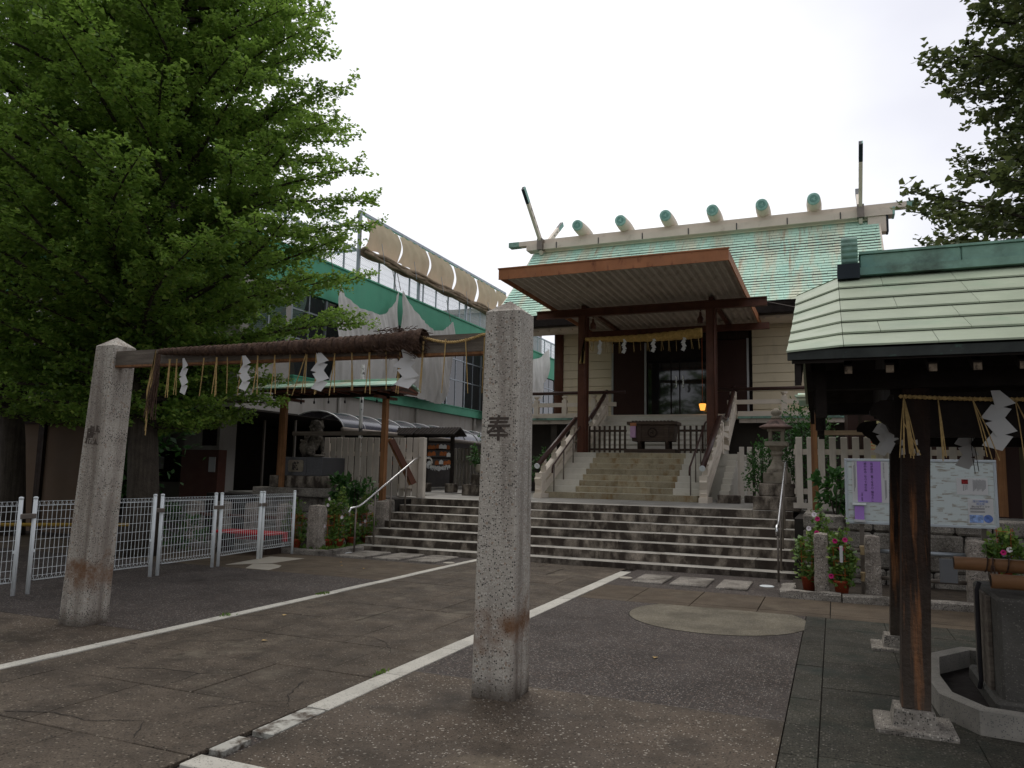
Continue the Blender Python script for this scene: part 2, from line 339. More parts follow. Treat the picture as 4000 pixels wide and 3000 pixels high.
m_darkwood = mat('dark_aged_wood', (.040, .026, .018), .8, .3, 5, .3, 60, wave=((.016, .011, .009), 'Z', 26, .9))
m_temiz = mat('brown_old_timber', (.030, .018, .012), .8, .3, 4, .8, 30, streak=((.33, .13, .042), 11, .45, .52, .62, .95), wave=((.008, .006, .005), 'Z', 30, 1.0), low=((.10, .08, .062), .10, 1.05, .95), top_shade=((.020, .012, .009), 1.55, 2.0))  # near-black upper part of the posts is shade painted into the timber colour
m_blackwood = mat('black_timber', (.016, .012, .010), .85, .3, 5, .2, 60)
m_ratend = mat('weathered_rafter_end', (.17, .13, .09), .8, .4, 20, .4, 60, stain=((.03, .02, .015), 14, .5, .6))
m_wood = mat('orange_timber', (.27, .13, .055), .7, .2, 4, .2, 60, wave=((.12, .055, .025), 'Z', 30, .8))
m_greywood = mat('grey_weathered_beam', (.17, .145, .115), .8, .2, 4, .3, 60, wave=((.07, .055, .045), 'X', 30, .9))
m_oldbrown = mat('old_brown_box_wood', (.085, .060, .045), .75, .2, 4, .2, 60, wave=((.04, .027, .02), 'X', 30, .8))
m_copper = mat('verdigris_tile', (.44, .66, .52), .6, .08, 2, rnd=.09, streak=[((.55, .55, .40), 1.9, .22, .48, .60, .85), ((.36, .20, .11), 3.6, .26, .58, .72, .8)], stain=((.35, .64, .53), .9, .5, .7))
m_copper2 = mat('pale_green_copper_sheet', (.33, .375, .27), .5, .1, 2.6, .05, 30, rnd=.05, stain=[((.24, .33, .22), 2.0, .52, .8), ((.13, .18, .13), 18, .68, .78)])
m_copper3 = mat('dark_green_copper', (.19, .32, .255), .45, .25, 4, .1, 30, stain=[((.06, .075, .06), 2.2, .5, .72), ((.14, .29, .25), 1.3, .55, .7)])
m_coppercap = mat('turquoise_cap', (.24, .42, .355), .6, .25, 9, rnd=.1)
m_capdark = mat('near_black_cap', (.015, .022, .028), .5, .1, 4)
m_corr = mat('corrugated_sheet', (.46, .40, .335), .6, .1, 2, stain=((.24, .19, .14), 2.5, .52, .8))
m_green = mat('green_painted_wall', (.105, .36, .23), .7, .07, 1.2, .1, 30, streak=((.075, .27, .18), 2, .4, .5, .8, .6))
m_wallwhite = mat('grey_white_wall', (.36, .335, .30), .8, .1, 1, streak=((.18, .16, .135), 2, .4, .52, .76, .8))
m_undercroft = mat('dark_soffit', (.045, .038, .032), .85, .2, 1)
m_steel = mat('galvanised_steel', (.33, .36, .38), .45, .1, 4, metal=.6)
m_stainless = mat('stainless_steel', (.62, .62, .61), .25, .05, 4, metal=1.)
m_dullsteel = mat('dull_brown_post', (.19, .165, .14), .45, .1, 4, metal=.6)
m_cloth = mat('grey_shade_netting', (.64, .62, .58), .9, .14, 1.2, .5, 16, translucent=((.5, .48, .45), .2), streak=((.42, .40, .36), 3, .5, .5, .8, .8))
m_awning = mat('tan_awning_cloth', (.50, .38, .27), .85, .14, 2, .3, 12, translucent=((.6, .46, .33), .4))
m_straw = mat('straw', (.42, .29, .12), .8, .25, 30, rnd=.15)
m_rope = mat('dark_old_rope', (.075, .045, .032), .9, .5, 14, .9, 55, stain=((.13, .08, .05), 20, .5, .7))
m_ropegold = mat('golden_rope', (.42, .27, .085), .85, .3, 14, .5, 60)
m_paper = mat('white_paper', (.66, .66, .65), .7, .04, 3, translucent=((.7, .7, .68), .25))
m_purple = mat('purple_print', (.36, .20, .55), .6, .05, 3)
m_black = mat('black_ink', (.02, .018, .02), .6, 0)
m_ink = mat('grey_ink', (.12, .12, .13), .6, 0)
m_red = mat('red_ink', (.55, .03, .02), .5, 0)
m_blue = mat('blue_print', (.10, .17, .42), .5, .6, 18)
m_glass = mat('dark_glass', (.012, .014, .016), .04, 0, spec=.8)
m_door = mat('dark_brown_door', (.040, .018, .014), .5, .1, 2)
m_alu = mat('aluminium_frame', (.42, .42, .42), .4, .08, 4, metal=.5)
m_pot = mat('terracotta_plastic', (.33, .065, .03), .55, .1, 6, rnd=.08)
m_orange = mat('orange_plastic_rod', (.42, .10, .025), .5, 0)
m_redcloth = mat('red_bench_cloth', (.48, .015, .02), .75, .1, 4)
m_bamboo = mat('brown_bamboo_pipe', (.27, .135, .06), .35, .12, 3, streak=((.17, .08, .035), 1, 9, .45, .7, .7))
m_basin = mat('dark_grey_basin_stone', (.085, .08, .07), .7, .25, 5, .5, 70, speck=((.16, .15, .13), 90, .2))
m_flower_p = mat('magenta_petal', (.50, .02, .16), .6, 0)
m_flower_w = mat('white_petal', (.72, .66, .68), .6, 0)
m_bark = mat('ginkgo_bark', (.07, .058, .045), .9, .3, 6, 1., 20, wave=((.03, .024, .018), 'Z', 16, .9))
m_ginkgo = leafmat('ginkgo_leaf', (.065, .125, .03), (.12, .205, .04), (.24, .30, .06), (.30, .48, .08), .42)
m_ginkgo2 = leafmat('ginkgo_leaf_dull', (.055, .085, .035), (.095, .125, .05), (.18, .19, .08), (.18, .23, .07), .22)
m_shrub = leafmat('shrub_leaf', (.025, .075, .018), (.04, .11, .022), (.06, .15, .035), (.08, .22, .04), .2)
m_vine = leafmat('vine_leaf', (.04, .095, .018), (.085, .16, .03), (.19, .24, .05), (.2, .32, .05), .25)
def emis(name, col, st):
    m = bpy.data.materials.new(name); m.use_nodes = True; b = m.node_tree.nodes['Principled BSDF']; b.inputs['Base Color'].default_value = (*col, 1)
    b.inputs['Emission Color'].default_value = (*col, 1); b.inputs['Emission Strength'].default_value = st; return m
m_lamp = emis('lit_lantern_paper', (1, .42, .07), 1.1)
# ================================================================ GROUND
setting('ground', MB().add([(-400, -300, -.03), (400, -300, -.03), (400, 500, -.03), (-400, 500, -.03)], [(0, 1, 2, 3)]), m_aggr)
def twomat(me, mtop):
    me.materials.append(mtop)
    for p in me.polygons:
        if p.normal.z > .6: p.material_index = 1
    return me

path = setting('approach_path', MB().box(-6.02, -3.34, -2, 13.18, -.06, -.022), m_joint)
pitch = .917; ys = [3.44 + pitch * k for k in range(-5, 11)] + [13.18]
for r in range(len(ys) - 1):
    xs = [-6.02, -5.20, -4.28, -3.34] if r % 2 == 0 else [-6.02, -5.66, -4.75, -3.80, -3.34]
    for a, b in zip(xs[:-1], xs[1:]):
        dz = random.uniform(-.003, .002)
        part('paving_slab', MB().box(a + .004, b - .004, ys[r] + .004, ys[r + 1] - .004, -.05, dz, .004), m_slab, path)
def ribbon(pts, w, z, m=None):
    m = m or MB(); P = []
    for i in range(len(pts) - 1):
        a, b = Vector(pts[i]), Vector(pts[i + 1]); k = max(2, int((b - a).length / .07))
        for j in range(k): P.append(a.lerp(b, j / k) + Vector((random.uniform(-.012, .012), random.uniform(-.012, .012))) * (1 if j else .3))
    P.append(Vector(pts[-1])); V = []; k = len(P)
    for i, p in enumerate(P):
        d = (P[min(i + 1, k - 1)] - P[max(i - 1, 0)]).normalized(); n_ = Vector((-d.y, d.x)); ww = w * random.uniform(.5, 1.3) * (1 - .7 * (i / k))
        V += [(p.x + n_.x * ww / 2, p.y + n_.y * ww / 2, z), (p.x - n_.x * ww / 2, p.y - n_.y * ww / 2, z)]
    return m.add(V, [(2 * i, 2 * i + 1, 2 * i + 3, 2 * i + 2) for i in range(k - 1)])
cracks = [[(-5.3, 4.6), (-5.0, 4.72), (-4.6, 4.75), (-4.35, 4.9), (-4.05, 4.72), (-3.75, 4.95), (-3.4, 5.15)], [(-4.6, 4.75), (-4.55, 4.35)], [(-4.7, 6.3), (-4.2, 6.5), (-3.9, 6.35), (-3.6, 6.55), (-3.4, 6.4)], [(-3.9, 6.35), (-3.7, 6.1), (-3.6, 5.9)],
          [(-5.0, 3.5), (-4.7, 3.62), (-4.4, 3.6), (-4.05, 3.75), (-3.85, 3.5), (-3.6, 3.45)], [(-3.95, 4.1), (-3.7, 4.4), (-3.5, 4.5), (-3.38, 4.75)], [(-3.75, 4.95), (-3.62, 4.6), (-3.45, 4.4)], [(-4.9, 7.3), (-4.5, 7.8), (-4.3, 8.4)], [(-4.0, 8.2), (-3.7, 8.8), (-3.9, 9.4)], [(-5.4, 5.6), (-5.1, 5.9), (-5.2, 6.4)]]
for c_ in cracks: part('crack', ribbon(c_, .010, .0035), m_joint, path)
# white granite strips, stone by stone
def strip(name, x0, x1, cuts, m, z=.006):
    for a, b in zip(cuts[:-1], cuts[1:]):
        part('edging_stone', MB().box(x0, x1, a + .003, b - .004, -.05, z + random.uniform(-.002, .002), .004), m, path)
strip('l', -6.155, -6.028, [.2, 1.2, 2.2, 3.1, 4.1, 4.68, 5.07, 5.7, 6.66, 7.62, 8.61, 9.56, 10.6, 11.6, 12.6, 13.15], m_whitestone)
strip('r', -3.332, -3.155, [4.44, 5.41, 6.38, 6.74, 7.7, 8.65, 9.6, 10.5, 11.3, 12.1, 12.75], m_whitestone)
# the worn, partly covered stones near the camera and the turn of the strip
m_worn = mat('worn_strip', (.42, .41, .36), .8, .2, 3, .4, 60, stain=((.09, .072, .055), 9, .44, .60))
strip('w', -3.325, -3.165, [3.90, 4.43], m_worn, .003)
strip('w2', -3.33, -3.23, [3.55, 3.80], m_worn, .002)
for a, b in ((-3.30, -2.55), (-2.54, -1.6)): part('edging_stone', MB().box(a, b, 3.31, 3.47, -.05, .006, .005), m_whitestone, path)
# zones
setting('aggregate_paving_right', MB().box(-3.15, -.345, 5.585, 9.83, -.05, 0), m_aggr)
setting('aggregate_strip_by_steps', MB().box(-3.15, 6, 11.16, 13.3, -.05, -.002), m_aggr)
setting('concrete_apron_right', MB().box(-3.15, -.345, -3, 5.575, -.05, 0), m_pebble)
setting('metal_joint_strip', MB().box(-3.15, -.345, 5.577, 5.583, -.05, .002), m_dullsteel)
rp = MB(); n = 48; pts = []
for i in range(n + 1):
    a = pi + .63 + (pi * 1 - 1.26 + 0) * 0 + (2 * pi - (pi - 2 * .60)) * 0 + i / n * 0
rc, rr = (-1.28, 9.22), .99
th0 = math.asin((9.826 - rc[1]) / rr); pts = [(rc[0] + rr * cos(t), rc[1] + rr * sin(t)) for t in np.linspace(pi - th0, 2 * pi + th0, n)]
setting('round_concrete_patch', MB().prism(pts, 'z', -.04, .004), m_ell)
pts2 = [(rc[0] + (rr + .012) * cos(t), rc[1] + (rr + .012) * sin(t)) for t in np.linspace(pi - th0, 2 * pi + th0, n)]
setting('round_patch_joint', MB().prism(pts2, 'z', -.04, .0015), m_joint)
bd = setting('concrete_band', MB().box(-3.15, 6, 9.832, 11.158, -.06, -.02), m_joint)
xs = [-3.15, -2.49, -1.71, -.90, -.08, .8, 1.7, 2.6, 3.6, 4.6, 6]
for a, b in zip(xs[:-1], xs[1:]):
    part('band_slab', MB().box(a + .005, b - .005, 10.07, 11.155, -.05, random.uniform(0, .003), .004), m_tiles, bd)
    part('band_slab', MB().box(a + .003, b - .003, 9.836, 10.062, -.05, random.uniform(-.001, .001), .003), m_tiles, bd)
# left side
setting('aggregate_paving_left', MB().box(-20, -6.16, 5.7, 9.83, -.05, 0), m_aggr)
setting('concrete_apron_left', MB().box(-20, -6.16, -3, 5.69, -.05, 0), m_pebble)
tl = setting('brown_tile_paving', MB().box(-9.9, -6.16, 9.84, 11.93, -.06, -.02), m_joint)
for i, (a, b) in enumerate(zip([-9.9, -8.92, -7.97, -7.0][:4], [-8.92, -7.97, -7.0, -6.16])):
    yy = [9.84, 10.5, 11.1, 11.93] if i % 2 else [9.84, 10.25, 10.95, 11.93]
    for c_, d_ in zip(yy[:-1], yy[1:]): part('ground_tile', MB().box(a + .003, b - .003, c_ + .003, d_ - .003, -.05, random.uniform(-.001, .001), .003), m_tiles, tl)
setting('aggregate_strip_left', MB().box(-20, -6.16, 11.94, 13.3, -.05, -.002), m_aggr)
setting('soil_bed_left', MB().box(-20, -9.9, 9.84, 11.94, -.05, -.001), m_tiles)
setting('pale_concrete_patch', MB().prism([(-9.3, 10.05), (-8.82, 10.6), (-8.80, 11.45), (-9.5, 11.38)], 'z', -.03, .005), m_lightconc)
setting('pale_quarter_patch', MB().prism([(-8.72, 9.87), (-8.26, 9.87), (-8.33, 10.2), (-8.46, 10.42), (-8.72, 10.52), (-9.0, 10.35)], 'z', -.03, .005), m_lightconc)
# temizuya paving
tp = setting('temizuya_paving', MB().box(-.34, 5, -3, 9.825, -.06, -.02), m_joint)
yy = [-3, -1.4, .2, 1.4, 2.6, 3.6, 4.3, 4.95, 5.55, 6.2, 7.28, 8.17, 8.95, 9.82]
for a, b in zip(yy[:-1], yy[1:]): part('border_slab', MB().box(-.337, -.129, a + .003, b - .003, -.05, random.uniform(0, .006), .004), m_green_pave, tp)
yy = [-3, -1.6, -.4, .8, 2.0, 3.1, 4.1, 5.0, 5.75, 6.6, 7.5, 8.3, 9.15, 9.82]
xs = [-.125, .48, 1.1, 1.8, 2.6, 3.6, 5]
for j, (c_, d_) in enumerate(zip(yy[:-1], yy[1:])):
    for i, (a, b) in enumerate(zip(xs[:-1], xs[1:])):
        o_ = .3 if j % 2 and i > 0 else 0; o2 = .3 if j % 2 and i < len(xs) - 2 else 0
        part('paving_slab', MB().box(a + o_ + .002, b + o2 - .002, c_ + .002, d_ - .002, -.05, random.uniform(-.002, .002), .003), m_green_pave, tp)
# stepping slabs in front of the steps
for i, (a, b) in enumerate([(-2.86, -2.39), (-2.29, -1.75), (-1.62, -1.18)]):
    single('stepping_slab', MB().box(a, b, 11.54, 12.46, -.03, .028, .012), m_lightconc if 0 else m_granite2, ['rough granite slab on the ground right of the path, first from the white strip', 'rough granite slab between two others on the ground right of the path', 'rough granite slab on the ground nearest the right handrail foot'][i], 'stone slab', 'granite slabs set before the steps')
for i, (a, b) in enumerate([(-8.53, -7.94), (-7.74, -7.20), (-7.02, -6.48)]):
    single('stepping_slab', MB().box(a, b, 12.02, 13.0, -.03, .035, .012), m_granite2, ['rough granite slab on the ground nearest the left handrail foot', 'rough granite slab, middle of three left of the path', 'palest granite slab left of the path beside the white strip'][i], 'stone slab', 'granite slabs set before the steps')
for x, y, l in ((-3.05, 11.99, 'small round cover in gravel beside the right white strip'), (-.96, 12.2, 'small white round cover beside the right handrail foot'), (-8.72, 12.66, 'small white round cover beside the left handrail foot'), (-6.3, 12.25, 'small round cover between pale slab and left white strip')):
    single('drain_cover', MB().lathe([(.10, -.02), (.105, .006), (.09, .012), (.0, .013)], (x, y, 0), 20), m_white if 'white' in l.split('strip')[0][:14] or 'white round' in l else m_lightconc, l, 'drain cover', 'small round covers before the steps')
# fallen leaves
for i, (x, y) in enumerate([(-7.95, 11.3), (-7.1, 10.75), (-7.6, 10.9), (-4.9, 5.9), (-5.6, 7.0), (-3.9, 9.6), (-1.5, 6.9)]):
    a = i * 1.3; p = [(cos(a) * .0, sin(a) * 0), (cos(a - .6) * .05, sin(a - .6) * .05), (cos(a) * .06, sin(a) * .06), (cos(a + .6) * .05, sin(a + .6) * .05)]
    single('fallen_leaf', MB().add([(x + u, y + v, .008 + .006 * (k % 2)) for k, (u, v) in enumerate(p)], [(0, 1, 2, 3)]), MATS['straw'] if i > 2 else MATS['golden_rope'], 'small yellow ginkgo leaf fallen on the brown paving', 'leaf', 'fallen leaves on the ground')
# ================================================================ LOWER STEPS AND TERRACE
st = thing('lower_stone_steps', 'wide flight of seven dark stained granite steps leading up to the terrace', 'stone steps', (-4.74, 13.2, 0))
cut0 = {0: [-8.9, -7.2, -5.85, -4.06, -2.83, -1.85, -.585], 1: [-8.9, -8.1, -6.4, -4.95, -4.13, -3.05, -2.65, -1.6, -.585]}
zt = [.10 + .15 * k for k in range(7)]
for k in range(7):
    xs = [-8.9]; random.seed(20 + k); x = -8.9 + random.uniform(.5, 1.5)
    while x < -.585 - .5: xs.append(x); x += random.uniform(.95, 1.75)
    x1 = -.585 if k < 6 else -.71; x0 = -8.91 if k < 6 else -8.81; xs[0] = x0; xs.append(x1)
    y = 13.2 + .33 * k; zb = -.04 if k == 0 else zt[k - 1] - .02
    for a, b in zip(xs[:-1], xs[1:]):
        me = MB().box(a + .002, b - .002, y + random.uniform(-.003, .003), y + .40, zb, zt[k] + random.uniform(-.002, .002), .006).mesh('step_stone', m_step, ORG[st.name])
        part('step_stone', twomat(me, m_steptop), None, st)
random.seed(11)
part('step_core', MB().prism([(13.22, -.05)] + sum([[(13.25 + .33 * k, zt[k] - .03), (13.25 + .33 * (k + 1), zt[k] - .03)] for k in range(6)], []) + [(15.4, .96), (15.4, -.05)], 'x', -8.86, -.63), m_joint, st)
tb = setting('terrace', MB().box(-14.4, -8.96, 14.75, 34, -.05, .965).box(-8.96, -.6, 15.56, 34, -.05, .965).box(-.6, 8, 13.2, 34, -.05, .965), m_joint)
yy = [15.605, 16.25, 16.9, 17.6, 18.4]
for j, (c_, d_) in enumerate(zip(yy[:-1], yy[1:])):
    x = -9.4 - (j % 2) * .45
    while x < -.4:
        part('terrace_paver', MB().box(x + .003, min(x + .9, .3) - .003, c_ + .003, d_ - .003, .95, 1.0 + random.uniform(-.002, .002), .004), m_paver, tb); x += .9
part('terrace_paving', MB().box(-14.4, -9.86, 15.5, 30, .9, .999), m_paver, tb); part('terrace_paving', MB().box(-9.4, 8, 18.403, 34, .9, .999), m_paver, tb)
part('terrace_paving', MB().box(.32, 8, 15.2, 18.397, .9, .999), m_paver, tb)
# retaining walls
def stonewall(name, x0, x1, y, zs, label, ret=None, depth=.35):
    w = thing(name, label, 'stone wall', ((x0 + x1) / 2, y, 0))
    part('wall_core', MB().box(x0 + .05, x1 - .05, y + .06, y + depth, -.04, zs[-1] - .04), m_joint, w)
    for j, (a, b) in enumerate(zip(zs[:-1], zs[1:])):
        x = x0
        while x < x1 - .02:
            wd = random.uniform(.38, .72); x2 = x + wd
            if x1 - x2 < .3: x2 = x1
            m = MB().box(x + .008, x2 - .008, y + random.uniform(-.02, .02), y + depth - .02, a + .006, b - .006, .03); m.jitter(.008)
            part('wall_stone', m, m_granite2, w); x = x2
    if ret:
        for j, (a, b) in enumerate(zip(zs[:-1], zs[1:])):
            yy_ = y + depth
            while yy_ < ret - .05:
                m = MB().box(x0 + .0, x0 + .3, yy_ + .006, min(ret, yy_ + .6) - .006, a + .006, b - .006, .03); m.jitter(.008); part('wall_stone', m, m_granite2, w); yy_ += .6
    return w
stonewall('retaining_wall', -.47, 6.5, 12.95, [-.03, .27, .55, .82, 1.06], 'rough block retaining wall behind the notice board and stone bollards', ret=15.2)
stonewall('retaining_wall', -12.6, -8.96, 14.45, [-.03, .3, .62, .97], 'rough block retaining wall below the pale fence left of the steps')
# kerb stones and beds
setting('planting_bed_right', MB().box(-.62, 6, 11.32, 12.97, -.03, .05), m_soil)
setting('planting_bed_left', MB().box(-12.6, -8.93, 12.2, 14.5, -.03, .05), m_soil)
def kerb(pts, w, h, label, seed=1):
    random.seed(seed); k = thing('rough_kerb', label, 'kerb', (*pts[0], 0))
    for a, b in zip(pts[:-1], pts[1:]):
        a = Vector(a); b = Vector(b); L = (b - a).length; n_ = max(1, int(L / .75)); d = (b - a).normalized(); ang = math.atan2(d.y, d.x)
        for i in range(n_):
            s0, s1 = L * i / n_ + .008, L * (i + 1) / n_ - .008; m = MB()
            kk = 5
            for q in range(kk): pass
            V = []; 
            for q in range(kk + 1):
                s = s0 + (s1 - s0) * q / kk; p = a + d * s; nn = Vector((-d.y, d.x)); j = lambda: random.uniform(-.014, .014)
                for (o, z) in ((-w / 2, -.03), (-w / 2, h - .02), (-w / 2 + .02, h), (w / 2 - .02, h), (w / 2, h - .02), (w / 2, -.03)):
                    V.append((p.x + nn.x * (o + j()), p.y + nn.y * (o + j()), z + j() * .7))
            F = [(6 * q + r, 6 * q + 6 + r, 6 * q + 7 + r, 6 * q + 1 + r) for q in range(kk) for r in range(5)] + [(0, 1, 2, 3, 4, 5), tuple(6 * kk + r for r in range(5, -1, -1))]
            m.add(V, F); m.fix = True; part('kerb_stone', m, m_granite2, k)
    return k
kerb([(-.72, 11.25), (5.5, 11.25)], .18, .10, 'rough granite kerb in front of the stone bollards on the right', 3)
kerb([(-.64, 11.36), (-.64, 12.1)], .2, .09, 'short rough granite kerb beside the right handrail foot', 4)
kerb([(-12.4, 12.12), (-8.76, 12.12)], .2, .09, 'rough granite kerb below the left stone bollards and flower pots', 5)
kerb([(-8.80, 12.24), (-8.80, 13.3)], .2, .09, 'rough granite kerb running to the lower left corner of the steps', 6)
# ================================================================ HANDRAILS OF THE LOWER STEPS
def lower_rail(x, label):
    t = thing('stair_handrail', label, 'handrail', (x, 12.75, 0))
    pts = [(x, 12.58, .72), (x, 12.56, .80), (x, 12.60, .86), (x, 12.85, .88)] + [(x, 13.0, .93), (x, 15.05, 1.87), (x, 15.2, 1.91), (x, 15.7, 1.91), (x, 15.78, 1.88), (x, 15.8, 1.78)]
    part('rail', MB().tube(pts, .021, 10), m_stainless, t, True)
    for y, zb, zt_ in ((12.78, -.02, .87), (13.45, .09, 1.12), (14.05, .38, 1.40), (14.65, .68, 1.67), (15.3, .98, 1.90)):
        part('rail_post', MB().tube([(x, y, zb), (x, y, zt_)], .018, 8), m_dullsteel, t, True)
lower_rail(-8.65, 'stainless handrail with posts at the left side of the lower steps')
lower_rail(-.83, 'stainless handrail with posts at the right side of the lower steps')
# ================================================================ GATE PILLARS, BEAM, SHIMENAWA
def pillar(bx, by, tx, ty, wb, wt, h, label, ch, cz):
    t = thing('stone_gate_pillar', label, 'stone pillar', (bx, by, 0)); m = MB()
    V = []; lv = [(0, 0), (.004, .03), (.35, .33), (.7, .66), (1, 1)]
    def ring(f, ww, c):
        cx, cy = bx + (tx - bx) * f, by + (ty - by) * f; z = h * f; b = .012
        for sx, sy in ((-1, -1), (1, -1), (1, 1), (-1, 1)):
            e = ww / 2
            if sx * sy > 0: q = [(sx * e, sy * (e - b)), (sx * (e - b), sy * e)]
            else: q = [(sx * (e - b), sy * e), (sx * e, sy * (e - b))]
            if (sx, sy) in ((-1, -1), (1, 1)): q = [(sx * e, sy * (e - b)), (sx * (e - b), sy * e)]
            for u, v in q: V.append((cx + u, cy + v, z))
    fs = [-.01, .25, .5, .75, 1.]
    for f in fs: ring(f, wb + (wt - wb) * max(f, 0), 0)
    F = [(8 * i + j, 8 * i + (j + 1) % 8, 8 * i + 8 + (j + 1) % 8, 8 * i + 8 + j) for i in range(len(fs) - 1) for j in range(8)]
    V.append((tx, ty, h + .105)); n_ = len(V) - 1; F += [(8 * 4 + j, 8 * 4 + (j + 1) % 8, n_) for j in range(8)]; F.append(tuple(range(8))[::-1])
    m.add(V, F); m.fix = True; part('shaft', m, m_granite, t)
    f = cz / h; cx, cy = bx + (tx - bx) * f, by + (ty - by) * f; w = wb + (wt - wb) * f
    slope = (wt - wb) / 2 / h - (0) 
    up = Vector(((tx - bx) / h, (ty - by) / h - slope, 1)).normalized()
    part('carved_character', textmb(ch, .2, (cx - .005, cy - w / 2 - .0015, cz), (1, 0, 0), up, .0012, bold=.0035), MATS['carved'], t); return t
mat('carved', (.075, .06, .05), .9, .3, 20)
pillar(-2.285, 5.32, -2.26, 5.30, .325, .285, 2.81, 'near speckled granite pillar, rust stained at its foot, standing right of the path', '奉', 1.93)
pillar(-7.06, 5.68, -6.88, 5.66, .325, .275, 2.82, 'far speckled granite pillar leaning slightly at the left end of the wooden beam', '獻', 1.90)
bt = thing('gate_beam', 'weathered wooden beam spanning the two granite pillars', 'beam', (-4.6, 5.45, 2.6))
part('timber', MB().beam((-7.02, 5.62, 2.69), (-2.36, 5.40, 2.615), .10, .145), m_greywood, bt)
part('lower_edge_strip', MB().beam((-6.95, 5.61, 2.607), (-2.42, 5.395, 2.532), .085, .02), m_wood, bt)
def bl(x, dz=0, dy=-.07): f = (x + 7.02) / 4.66; return Vector((x, 5.62 - .22 * f + dy, 2.69 - .075 * f + dz))
sh = thing('straw_rope', 'thick dark weathered straw rope tied along the wooden beam with a frayed end', 'straw rope', (-4.5, 5.4, 2.6))
x0, x1, n = -6.05, -3.02, 330; V = []; nn = 14
def ropepath(f): p = bl(x0 + (x1 - x0) * f, .035 - .01 * f - .012 * sin(f * pi), -.105); return p
m = MB()
for i in range(n + 1):
    f = i / n; p = ropepath(f); R = .028 + .045 * min(1, f * 1.15) ** .7 + (.022 * max(0, (f - .86) / .14))
    for j in range(nn):
        a = 2 * pi * j / nn; r = R * (.80 + .24 * abs(sin(f * 118 + a * .5)) ** .6 + random.uniform(-.045, .045)) ; V.append((p.x, p.y + r * cos(a), p.z + r * sin(a)))
m.add(V, [(i * nn + j, i * nn + (j + 1) % nn, (i + 1) * nn + (j + 1) % nn, (i + 1) * nn + j) for i in range(n) for j in range(nn)] + [tuple(range(nn))])
m.fix = True
part('rope_body', m, m_rope, sh, True)
m = MB()
for i in range(46):     # cord turns round the rope
    f = .02 + .9 * i / 45; p = ropepath(f); R = (.028 + .045 * min(1, f * 1.15) ** .7) * 1.03; pts = [(p.x + .028 * (a / (2 * pi)) + random.uniform(-.003, .003), p.y + R * cos(a), p.z + R * sin(a)) for a in np.linspace(0, 2 * pi, 11)]
    m.tube(pts, .006, 4, False)
part('winding_cord', m, MATS['dark_old_rope'], sh)
m = MB()
for i in range(300):     # frayed straw ends
    f = random.uniform(.84, 1.0); p = ropepath(f); a = random.uniform(0, 2 * pi); R = .1 * (1 if f < .97 else random.uniform(.2, 1)); d = Vector((random.uniform(.03, .085), random.uniform(-.02, .02) + .02 * cos(a), random.uniform(-.03, .015) + .02 * sin(a)))
    q = Vector((p.x, p.y + R * cos(a), p.z + R * sin(a))); m.tube([q, q + d * .6, q + d + Vector((0, 0, -.01))], .0028, 3, False)
part('frayed_straw', m, m_rope, sh, kind='stuff')
m = MB()
for i in range(30):
    p = bl(-6.05 + random.uniform(-.03, .03), .02, -.12); e = p + Vector((random.uniform(-.10, .03), random.uniform(-.03, .03), -random.uniform(.45, .66))); m.tube([p, (p + e) / 2 + Vector((random.uniform(-.02, .04), 0, 0)), e], .005, 3, False)
part('hanging_tail', m, m_rope, sh, kind='stuff')
tr = thing('twisted_straw', 'thin twisted straw cord hanging along the right end of the beam', 'cord', (-2.7, 5.3, 2.6))
m = MB()
for ph in (0, pi):
    m.tube([tuple(Vector((x_, 0, 0)) * 0 + bl(x_, .055 - .05 * sin(pi * max(0, min(1, (x_ + 3.05) / .55))) + .006 * sin((x_ + 3) * 160 + ph), -.075 + .006 * cos((x_ + 3) * 160 + ph))) for x_ in np.linspace(-3.05, -2.46, 60)], .008, 5)
part('strand', m, m_straw, tr)
# zigzag paper streamers
def shide(top, h, w, yaw, m, seg=4, tilt=0., lean=0.):
    """folded zigzag paper: seg slanted leaves hanging from a point"""
    r = Vector((cos(yaw), sin(yaw), 0)); nr = Vector((-sin(yaw), cos(yaw), 0)); top = Vector(top); sh_ = h / (seg + .35); V = []; F = []
    o = top; hw = w * .5
    for i in range(seg):
        s = 1 if i % 2 == 0 else -1
        z0 = -sh_ * (i * .98 + .1); cx = lean * (-z0) ; off = nr * (.006 * (1 if i % 2 else -1))
        # leaf: parallelogram sheared
        a = top + r * (cx - hw * .75 * s - 0) + Vector((0, 0, z0 - sh_ * .25)); b = top + r * (cx + hw * .35 * s) + Vector((0, 0, z0 + sh_ * .10))
        c_ = top + r * (cx + hw * 1.0 * s) + Vector((0, 0, z0 - sh_ * .85)); d_ = top + r * (cx - hw * .12 * s) + Vector((0, 0, z0 - sh_ * 1.25))
        if i == 0: b = top + r * (hw * .15); a = top + r * (-hw * .35 * s)
        k = len(V); V += [p + off + nr * random.uniform(-.004, .004) for p in (a, b, c_, d_)]; F.append((k, k + 1, k + 2, k + 3))
    return m.add(V, F)
SH = [(-5.70, .36, -.35, 'leftmost white zigzag paper streamer hanging from the beam beside the far pillar', .3), (-4.93, .33, -.25, 'second white zigzag paper streamer from the left under the dark straw rope', .22), (-4.07, .345, -.05, 'third white zigzag paper streamer from the left, hanging before the green roof', .22), (-3.19, .33, .5, 'rightmost white zigzag paper streamer under the frayed rope end', .25)]
for x_, h_, yw, lb, ln in SH:
    p = bl(x_, -.04, -.115 if 1 else 0); single('paper_streamer', shide(p, h_, .21, yw, MB(), 4, 0, ln * .35), m_paper, lb, 'paper streamer', 'zigzag paper streamers on the beam', loc=tuple(p))
